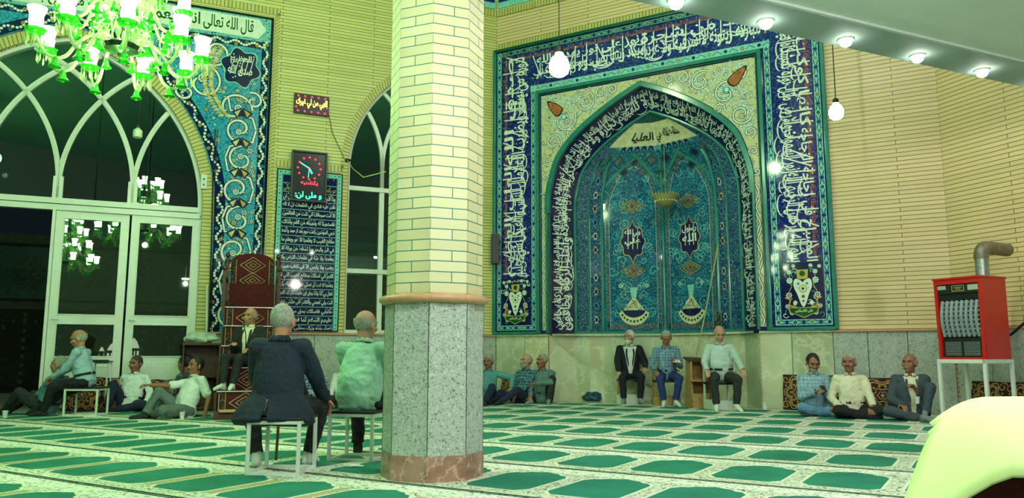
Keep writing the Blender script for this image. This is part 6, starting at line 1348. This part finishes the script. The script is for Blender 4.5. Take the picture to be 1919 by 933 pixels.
    # --- trousers
    if pants:
        b = MB(); b.ball(tp(0, 0, .03), (.176, .134, .125), rot=T)
        for s in (-1, 1):
            cap_(b, hip[s]+V((0, 0, .0)), kn[s], .104, .076); cap_(b, kn[s], kn[s]+(an[s]-kn[s])*.90, .073, .058); cap_(b, tp(s*.05, 0, 0), hip[s], .11, .105)
        lo_ = {s: (kn[s], (an[s]-kn[s]).normalized(), (an[s]-kn[s]).length) for s in (-1, 1)}
        remesh(b, 'trousers', pants, vox, 3, r, disp=.011, cut=lambda co: any((co-lo_[s][0]).dot(lo_[s][1]) > lo_[s][2]*.93 and (co-an[s]).length < .12 for s in (-1, 1)))
        if not jacket and untuck == 0:
            b = MB()
            for q in range(24): a0_, a1_ = 2*math.pi*q/24, 2*math.pi*(q+1)/24; P = lambda a, z: tp(.178*math.cos(a)*max(1, fat*.96), .140*fat*math.sin(a), z); b.add([P(a0_, .09), P(a1_, .09), P(a1_, .125), P(a0_, .125)], [(0, 1, 2, 3)])
            bl = b.build('belt', BLACKM, r, smooth=True); m = bl.modifiers.new('t', 'SOLIDIFY'); m.thickness = .006
    # --- socks
    if socks:
        for s in (-1, 1):
            b = MB(); heel, mid, toe = FD[s]; a = an[s]; up_ = (kn[s]-a).normalized()
            cap_(b, a+up_*.09, a, .044, .043); cap_(b, a, heel, .043, .040); cap_(b, a, mid, .041, .039); cap_(b, mid, toe, .040, .028); cap_(b, heel, mid, .040, .038); remesh(b, 'sock', socks, .008, 1, r)
    return r
NAVY = clothm('suit_navy', (15, 32, 50)); CHAR = clothm('suit_charcoal', (26, 30, 32)); BLKS = clothm('suit_black', (14, 18, 28)); GREYS = clothm('suit_grey', (62, 74, 86)); WSH = clothm('shirt_white', (214, 222, 220), .04); CREAM = clothm('shirt_cream', (222, 218, 190), .04); MINT = clothm('shirt_mint', (158, 206, 188), .05); PALEB = clothm('shirt_pale_blue', (150, 182, 196), .06); BLUESH = clothm('shirt_steel_blue', (92, 138, 156)); TEALSH = clothm('shirt_teal', (84, 144, 150)); GREENG = clothm('shirt_grey_green', (92, 122, 122)); PALEG = clothm('shirt_pale_grey', (176, 196, 192), .05)
CHK1 = clothm('shirt_check_blue', (84, 122, 150), check=(150, 178, 186)); CHK2 = clothm('shirt_check_teal', (28, 66, 92), check=(110, 160, 170)); CHK3 = clothm('shirt_check_pale', (146, 178, 192), check=(96, 132, 156)); CHK4 = clothm('shirt_check_bright', (40, 80, 130), check=(190, 214, 224)); STR = clothm('shirt_striped', (64, 74, 76), stripe=(150, 158, 154))
PBLK = clothm('trousers_black', (16, 20, 22)); PNAV = clothm('trousers_navy', (22, 34, 62)); PGRY = clothm('trousers_grey', (92, 108, 106)); PBLU = clothm('trousers_blue', (28, 48, 110)); PDK = clothm('trousers_dark', (30, 38, 36)); JEAN = clothm('jeans', (92, 134, 168), .2)
SW = clothm('sock_white', (208, 216, 208), .05); SD = clothm('sock_dark', (26, 32, 32)); SG = clothm('sock_grey', (120, 134, 134))
# helpers to place a figure by what it sits on
def seat(px, py, z=0.0, dy=0): p = at(px, py, z); return V((p.x, p.y+dy, 0))
# 1 grey-haired man leaning on his side, left edge
person('person with thick grey hair and blue shirt sitting on the floor at the left edge', seat(80, 778, 0, .1), 178, hp=.10, lean=-16, hyaw=12, hpitch=2, feet={-1: (-.1, .62, .06), 1: (.12, .70, .06)}, knees={-1: (-.35, .2, 1), 1: (.4, .2, .8)}, hands={-1: (.02, .26, .23), 1: (.05, .30, .21)}, hair='grey', mous='grey', shirt=BLUESH, pants=PDK, socks=SD, fat=1.12, sc=1.04, palm={-1: (0, 0, -1), 1: (0, 0, -1)})
# 2 on the left stool
person('person in a pale blue shirt on the white stool at the left', (S2.x-.03, S2.y, 0), 186, hp=.53, lean=14, hyaw=10, hpitch=-18, feet={-1: (-.10, .56, .06), 1: (.10, .80, .06)}, knees={-1: (-.1, .5, 1), 1: (.1, .5, 1)}, hands={-1: (-.08, .46, .60), 1: (.10, .50, .60)}, hair='grey', bald=1, mous='grey', shirt=PALEB, pants=PBLK, socks=SD, fat=1.08, sc=1.02)
# 3 white shirt, navy trousers
person('person in a white shirt and navy trousers on the floor before the doors', seat(228, 772, 0, .28), -92, hp=.10, lean=-12, hyaw=-12, hpitch=-4, feet={-1: (.02, .40, .05), 1: (.16, .42, .06)}, knees={-1: (-1, .3, .15), 1: (.15, .2, 1)}, hands={-1: (-.30, .10, .10), 1: (.24, .0, .12)}, hair='dark', mous='dark', sk=1, shirt=WSH, pants=PNAV, socks=SD, fat=1.1, sc=1.03, footdir={-1: (1, .2, -.1)})
# 4 behind
person('person with dark hair in profile and a striped grey shirt, left of the pulpit', seat(352, 770, 0, -.05), 172, hp=.10, lean=6, hyaw=4, hpitch=-6, feet={-1: (-.1, .52, .05), 1: (.12, .40, .05)}, knees={-1: (-.1, .2, 1), 1: (.2, .2, 1)}, hands={-1: (-.10, .34, .42), 1: (.12, .36, .42)}, hair='black', sk=1, shirt=STR, pants=PGRY, socks=SD, sc=1.04)
# 5 white short sleeves
person('person in a white short-sleeved shirt and grey trousers leaning back on one hand', seat(340, 784, 0, .10), -128, hp=.10, lean=-20, side=8, hyaw=4, hpitch=4, feet={-1: (.22, .38, .05), 1: (.22, .50, .05)}, knees={-1: (-1, .35, .25), 1: (.45, .1, 1)}, hands={-1: (-.28, -.16, .05), 1: (.34, .44, .48)}, elbows={-1: (-.6, -1, 0), 1: (.3, -.4, -.8)}, hair='black', mous='dark', sk=1, shirt=WSH, sleeve=0, pants=PGRY, socks=SD, fat=1.08, sc=1.04, footdir={-1: (1, .2, -.1)}, untuck=1, palm={-1: (0, 0, -1)}, curl=(.15, .5))
# 6 speaker on the pulpit steps
pv = pul.location; ax_ = V((math.sin(R(-18)), math.cos(R(18)), 0))
P6 = pv + V((-math.sin(R(18))*.62, math.cos(R(18))*.62, 0))
P6 = V((at(466, 690, .85).x, pv.y+.62, 0)); person('person in a dark suit speaking into a microphone, seated on the pulpit steps', (pv.x+.0+(atY(466, 640, pv.y+.6).x-pv.x), pv.y+.60, 0), -98, hp=.88, lean=-4, hyaw=-14, hpitch=0, feet={-1: (-.02, .50, .50), 1: (.13, .50, .50)}, knees={-1: (-.1, .6, 1), 1: (.15, .6, 1)}, hands={-1: (-.18, .30, 1.05), 1: (.10, .27, 1.12)}, hair='grey', bald=1, mous='grey', shirt=CREAM, jacket=CHAR, pants=CHAR, socks=SW, sc=1.0, open_=.06)
mp_ = atY(457, 607, pv.y+.30); b = MB(); b.ball((0, 0, .0), (.024, .024, .03), pm('mic_head', (60, 66, 66), .4, .2), 10, 8); b.tube([(0, 0, -.02), (.02, .0, -.09), (.03, .02, -.16), (.03, .04, -.30), (.03, .05, mp_.z*-1+.80)], .008, BLACKM, 6); o = b.build('microphone', True, None, smooth=True, M=Matrix.Translation(mp_)); props(o, 'black microphone on a thin stalk before the speaker on the pulpit', 'microphone')
# 7 navy suit, back to us
person('person in a navy blue suit seen from behind on the nearest white stool', (S7.x-.07, S7.y+.02, 0), 93, hp=.54, lean=10, hyaw=-10, hpitch=-6, feet={-1: (-.22, .30, .08), 1: (.20, .34, .08)}, knees={-1: (-.6, 1, .5), 1: (.6, 1, .5)}, hands={-1: (-.22, .42, .52), 1: (.32, .36, .56)}, elbows={-1: (-1, -.4, -.2), 1: (.5, -.5, -.8)}, hair='grey', shirt=WSH, jacket=NAVY, pants=PBLK, socks=SW, fat=1.22, sc=1.03, vox=.0075, tail=True)
# 8 mint shirt, back to us
person('person in a pale mint shirt seen from behind on a stool beside the column', (S8.x-.02, S8.y, 0), 80, hp=.53, lean=14, hyaw=-22, hpitch=-8, feet={-1: (-.12, .34, .08), 1: (.16, .36, .08)}, knees={-1: (-.2, 1, .5), 1: (.2, 1, .5)}, hands={-1: (-.12, .44, .56), 1: (.22, .42, .56)}, elbows={-1: (-1, -.3, -.2), 1: (.5, -.5, -.8)}, hair='grey', bald=1, sk=2, shirt=MINT, pants=PBLK, socks=SD, fat=1.34, sc=1.04, vox=.0075, untuck=1, sw=1.1)
# 9, 10 behind them by the wall
person('person in a bright blue checked shirt on the floor, half hidden by the navy-suited man', seat(578, 766, 0, .1), -80, hp=.10, lean=-10, hyaw=8, feet={-1: (-.05, .40, .05), 1: (.12, .42, .05)}, knees={-1: (-1, .3, .3), 1: (.1, .2, 1)}, hands={-1: (-.2, .25, .3), 1: (.15, .3, .5)}, hair='dark', bald=1, sk=1, shirt=CHK4, pants=PDK, socks=SD, sc=1.02)
person('person in a white shirt on the floor, almost hidden behind the mint-shirted man', seat(638, 764, 0, .2), -95, hp=.10, lean=-12, feet={-1: (.0, .40, .05), 1: (.0, .46, .05)}, knees={-1: (-1, .3, .2), 1: (1, .3, .2)}, hair='dark', sk=1, shirt=WSH, pants=PDK, socks=SD, sc=1.02)
# three right of the column
person('person in a teal shirt at the edge of the column, arm stretched along the cushion', seat(912, 758, 0, .22), -100, hp=.10, lean=-14, hyaw=-12, feet={-1: (-.1, .70, .06), 1: (.10, .76, .06)}, knees={-1: (-.3, .2, 1), 1: (.3, .2, .6)}, hands={-1: (-.46, .06, .30), 1: (.16, .2, .16)}, elbows={-1: (-.6, -.3, .2), 1: (.8, -.5, -.4)}, hair='grey', mous='dark', sk=1, shirt=TEALSH, pants=PNAV, socks=SD, fat=1.08, sc=1.06)
person('person in a dark checked shirt with legs stretched out, right of the column', seat(982, 757, 0, .22), -128, hp=.10, lean=-10, hyaw=-20, hpitch=4, feet={-1: (.0, .74, .05), 1: (.16, .80, .05)}, knees={-1: (-.4, .2, .7), 1: (.5, .2, .6)}, hands={-1: (-.06, .30, .16), 1: (.10, .30, .16)}, hair='grey', bald=1, beard='grey', sk=2, shirt=CHK2, pants=PNAV, socks=SD, fat=1.05, sc=1.07)
person('person in a grey-green shirt hugging one raised knee against the marble wall', seat(1018, 757, 0, .2), -108, hp=.10, lean=4, hyaw=-24, hpitch=4, feet={-1: (-.20, .33, .06), 1: (.12, .36, .05)}, knees={-1: (-.25, .1, 1), 1: (1, .3, .2)}, hands={-1: (.02, .34, .38), 1: (.14, .34, .14)}, elbows={-1: (-1, -.2, 0), 1: (.5, -.5, -.8)}, hair='grey', mous='dark', sk=1, shirt=GREENG, pants=PDK, socks=SG, sc=1.07)
# three on chairs in the niche
def onchair(c_, z=.555): return V((c_.x, c_.y, 0))
person('person with white beard in a black suit on the leftmost chair of the niche', onchair(C13)+V((.0, -.05, 0)), -93, hp=.57, lean=4, hyaw=-38, hpitch=2, feet={-1: (-.14, .44, .08), 1: (.16, .44, .08)}, knees={-1: (-.25, 1, .6), 1: (.25, 1, .6)}, hands={-1: (-.26, .34, .68), 1: (.24, .36, .62)}, elbows={-1: (-.5, -.5, -.8), 1: (.5, -.5, -.8)}, hair='white', beard='white', mous='white', sk=2, shirt=WSH, jacket=BLKS, pants=BLKS, socks=SG, fat=1.08, sc=1.05, open_=.075)
person('person in a blue checked shirt bent over a book on the middle niche chair', onchair(C14)+V((0, -.05, 0)), -92, hp=.56, lean=10, hyaw=-4, hpitch=-30, feet={-1: (-.09, .46, .09), 1: (.12, .46, .09)}, knees={-1: (-.3, 1, .6), 1: (.3, 1, .6)}, hands={-1: (-.12, .32, .78), 1: (.24, .34, .64)}, elbows={-1: (-.5, -.5, -.8), 1: (.5, -.5, -.8)}, hair='grey', sk=1, shirt=CHK1, pants=PBLU, socks=SW, sc=1.04, palm={-1: (0, 0, 1)})
person('bald person in a pale shirt and dark trousers on the rightmost chair of the niche', onchair(C15)+V((-.02, -.06, 0)), -94, hp=.57, lean=3, hyaw=2, hpitch=-24, feet={-1: (-.16, .42, .09), 1: (.16, .46, .09)}, knees={-1: (-.3, 1, .6), 1: (.3, 1, .6)}, hands={-1: (-.30, .32, .66), 1: (.28, .36, .66)}, elbows={-1: (-.5, -.5, -.8), 1: (.5, -.5, -.8)}, hair='grey', bald=2, sk=2, shirt=PALEG, pants=PDK, socks=SW, fat=1.22, sc=1.06)
bk = C14+V((.12, -.46, .845)); b = MB(); b.box((0, 0, 0), (.15, .10, .012), CUPM); b.box((0, 0, -.008), (.16, .11, .006), pm('book_cover', (150, 130, 92), .6)); props(b.build('book', True, None, M=Matrix.Translation(bk) @ Euler((.45, .1, .1)).to_matrix().to_4x4()), 'small open book in the hand of the man in the blue checked shirt', 'book')
# three against the right wall
person('person in pale checked shirt and jeans cross-legged, looking at a phone', seat(1541, 781, 0, .30), -95, hp=.10, lean=2, hyaw=2, hpitch=-24, feet={-1: (.10, .30, .06), 1: (-.12, .36, .05)}, knees={-1: (-1, .45, .22), 1: (1, .45, .22)}, hands={-1: (-.06, .30, .36), 1: (.06, .28, .36)}, elbows={-1: (-.5, -.5, -.8), 1: (.5, -.5, -.8)}, hair='black', beard='grey', sk=1, shirt=CHK3, pants=JEAN, socks=SG, fat=1.05, sc=1.06, footdir={-1: (1, .1, -.1), 1: (-1, .1, -.1)}, untuck=1)
person('person in a cream shirt and black trousers cross-legged, with a paper cup before him', seat(1617, 786, 0, .34), -100, hp=.10, lean=-6, hyaw=-28, hpitch=4, feet={-1: (.12, .30, .06), 1: (-.12, .36, .05)}, knees={-1: (-1, .45, .2), 1: (1, .45, .2)}, hands={-1: (-.20, .32, .19), 1: (.20, .12, .14)}, elbows={-1: (-.5, -.5, -.8), 1: (.5, -.5, -.8)}, hair='grey', mous='dark', sk=1, shirt=CREAM, pants=PBLK, socks=SD, fat=1.08, sc=1.06, footdir={-1: (1, .1, -.1), 1: (-1, .1, -.1)})
P18 = seat(1733, 790, 0, .34); person('person in a grey suit cross-legged by the heater stand, holding a paper cup', P18, -108, hp=.10, lean=2, hyaw=-32, hpitch=6, feet={-1: (-.10, .30, .06), 1: (-.06, .36, .05)}, knees={-1: (-.3, .2, 1), 1: (1, .45, .2)}, hands={-1: (-.02, .24, .44), 1: (.18, .28, .22)}, elbows={-1: (-.5, -.5, -.8), 1: (.5, -.5, -.8)}, hair='grey', bald=1, mous='grey', sk=1, shirt=CREAM, jacket=GREYS, pants=GREYS, socks=SG, sc=1.06, footdir={1: (-1, .1, -.1)})
a_ = atY(1543, 728, at(1541, 781).y-.05); b = MB(); b.box((0, 0, 0), (.075, .012, .14), BLACKM); b.box((0, .0065, 0), (.068, .001, .128), pm('phone_screen', (40, 50, 70), .1)); props(b.build('phone', True, None, M=Matrix.Translation(a_) @ Euler((-.9, .1, .1)).to_matrix().to_4x4(), bevel=.003), 'black mobile phone held by the cross-legged man in jeans', 'phone')
cc = atY(1719, 752, P18.y-.34); cup('paper cup held by the man in the grey suit', cc-V((0, 0, .03)), 'paper cups on the carpet', 1.1)
EXPO = 0.12
LAMPS = [(CP.x, CP.y, CHZ+.35, 620, (.42, 1, .30)), (CP.x, CP.y, CHZ-.35, 160, (.42, 1, .30)), (B1.x, B1.y, B1.z-.02, 420, (.96, 1, .96)), (B2.x, B2.y, B2.z-.02, 150, (.96, 1, .96))]
HALLP = [(-6.5, 1, 8.5), (1.2, -1, 3.9), (4.5, 1.5, 3.9), (-6, -6, 8.5), (6, -6, 3.9), (1, 3.2, 3.9)]
for i, (x, y, z) in enumerate(HALLP):
    r = thing('ceiling_lamp', 'round white ceiling lamp of the hall, out of the picture behind the viewer', 'lamp', (x, y, z), 0, 'hall ceiling lamps'); b = MB(); b.lathe([(0, .0), (.14, .0), (.16, .03), (.16, .06), (0, .06)], m=em('ceiling_lamp_lit', (255, 250, 235), 6), seg=20); b.build('diffuser', True, r, smooth=True); b = MB(); b.tube([(0, 0, .06), (0, 0, (10.99 if z > 5 else 4.40)-z)], .01, WHITE, 6); b.build('rod', True, r)
    LAMPS.append((x, y, z-.15, 620 if z > 5 else 260, (.95, 1, .93) if z < 5 else (.6, 1, .5)))

for x, y, z, e, c, w in ((2.6, 7.6, 8.8, 560, (1, 1, .90), 'over the mihrab side'), (-3.4, 9.0, 9.2, 430, (.72, 1, .50), 'over the pulpit side')):  # two out-of-view globes added to brighten the brick walls
    r = thing('added_fill_globe', 'unseen hanging globe added to brighten the walls, high in the hall, ' + w, 'lamp', (x, y, z)); b = MB(); b.ball((0, 0, 0), .22, em('fill_globe_lit', (255, 252, 235), 8), 16, 10); b.build('globe', True, r, smooth=True); b = MB(); b.tube([(0, 0, .2), (0, 0, 11.02-z)], .012, BLACKM, 6); b.build('rod', True, r)
    LAMPS.append((x, y, z-.35, e, c))

LAMPS += [(-3.9, 3.4, 4.3, 260, (.62, 1, .52)), (.72, .2, 2.6, 0, (1, 1, 1))][:1]

yl = LW.w(-10.5, 5.5, 0); r = thing('added_yard_light', 'unseen lamp post added outside the doors to brighten the courtyard', 'lamp', (yl.x, yl.y, 0)); b = MB(); b.tube([(0, 0, -.05), (0, 0, 5.4)], .05, BLACKM, 8); b.build('post', True, r); b = MB(); b.ball((0, 0, 5.55), .16, em('yard_fill_globe', (220, 255, 225), 2), 14, 10); b.build('globe', True, r, smooth=True)  # out-of-view post light added to lift the dark courtyard facade
LAMPS.append((yl.x+.1, yl.y+.3, 5.2, 70, (.6, 1, .7)))
# ================================================================== camera, world, light
cd = bpy.data.cameras.new('camera'); cam = bpy.data.objects.new('camera', cd); C.objects.link(cam)
cam.location = (0, 0, CAMH); cam.rotation_euler = (math.pi/2 + PITCH, 0, 0); cd.sensor_width = 36; cd.lens = 36*FPX/1919; cd.clip_start = .05
S.camera = cam
wd = bpy.data.worlds.new('night'); S.world = wd; wd.use_nodes = True; wd.node_tree.nodes['Background'].inputs[0].default_value = (.004, .007, .009, 1); wd.node_tree.nodes['Background'].inputs[1].default_value = 1
def pl(name, loc, col, e, r=.05, spot=None, rot=None):
    l = bpy.data.lights.new(name, 'SPOT' if spot else 'POINT'); l.energy = e; l.color = col; l.shadow_soft_size = r
    if spot: l.spot_size = R(spot); l.spot_blend = .6
    o = bpy.data.objects.new(name, l); C.objects.link(o); o.location = loc
    if rot: o.rotation_euler = rot
    return o
GR = (.35, 1, .30); WH = (1, .93, .74); GW = (.80, 1, .72)
for x, y, z, e, c in LAMPS: pl('hall_light', (x, y, z), c, e, .06)
for p in SPOTS: pl('beam_light', (p.x, p.y, p.z-.075), (.96, 1, .97), 75, .03, 150)
S.view_settings.view_transform = 'Standard'; S.view_settings.look = 'None'; S.view_settings.gamma = 1; S.view_settings.use_curve_mapping = False
S.view_settings.exposure = EXPO
S.cycles.max_bounces = 8; S.cycles.diffuse_bounces = 3; S.cycles.glossy_bounces = 3; S.cycles.transparent_max_bounces = 16; S.cycles.transmission_bounces = 4; S.cycles.caustics_reflective = False; S.cycles.caustics_refractive = False; S.cycles.sample_clamp_indirect = 4; S.cycles.use_denoising = True
bpy.context.view_layer.update()
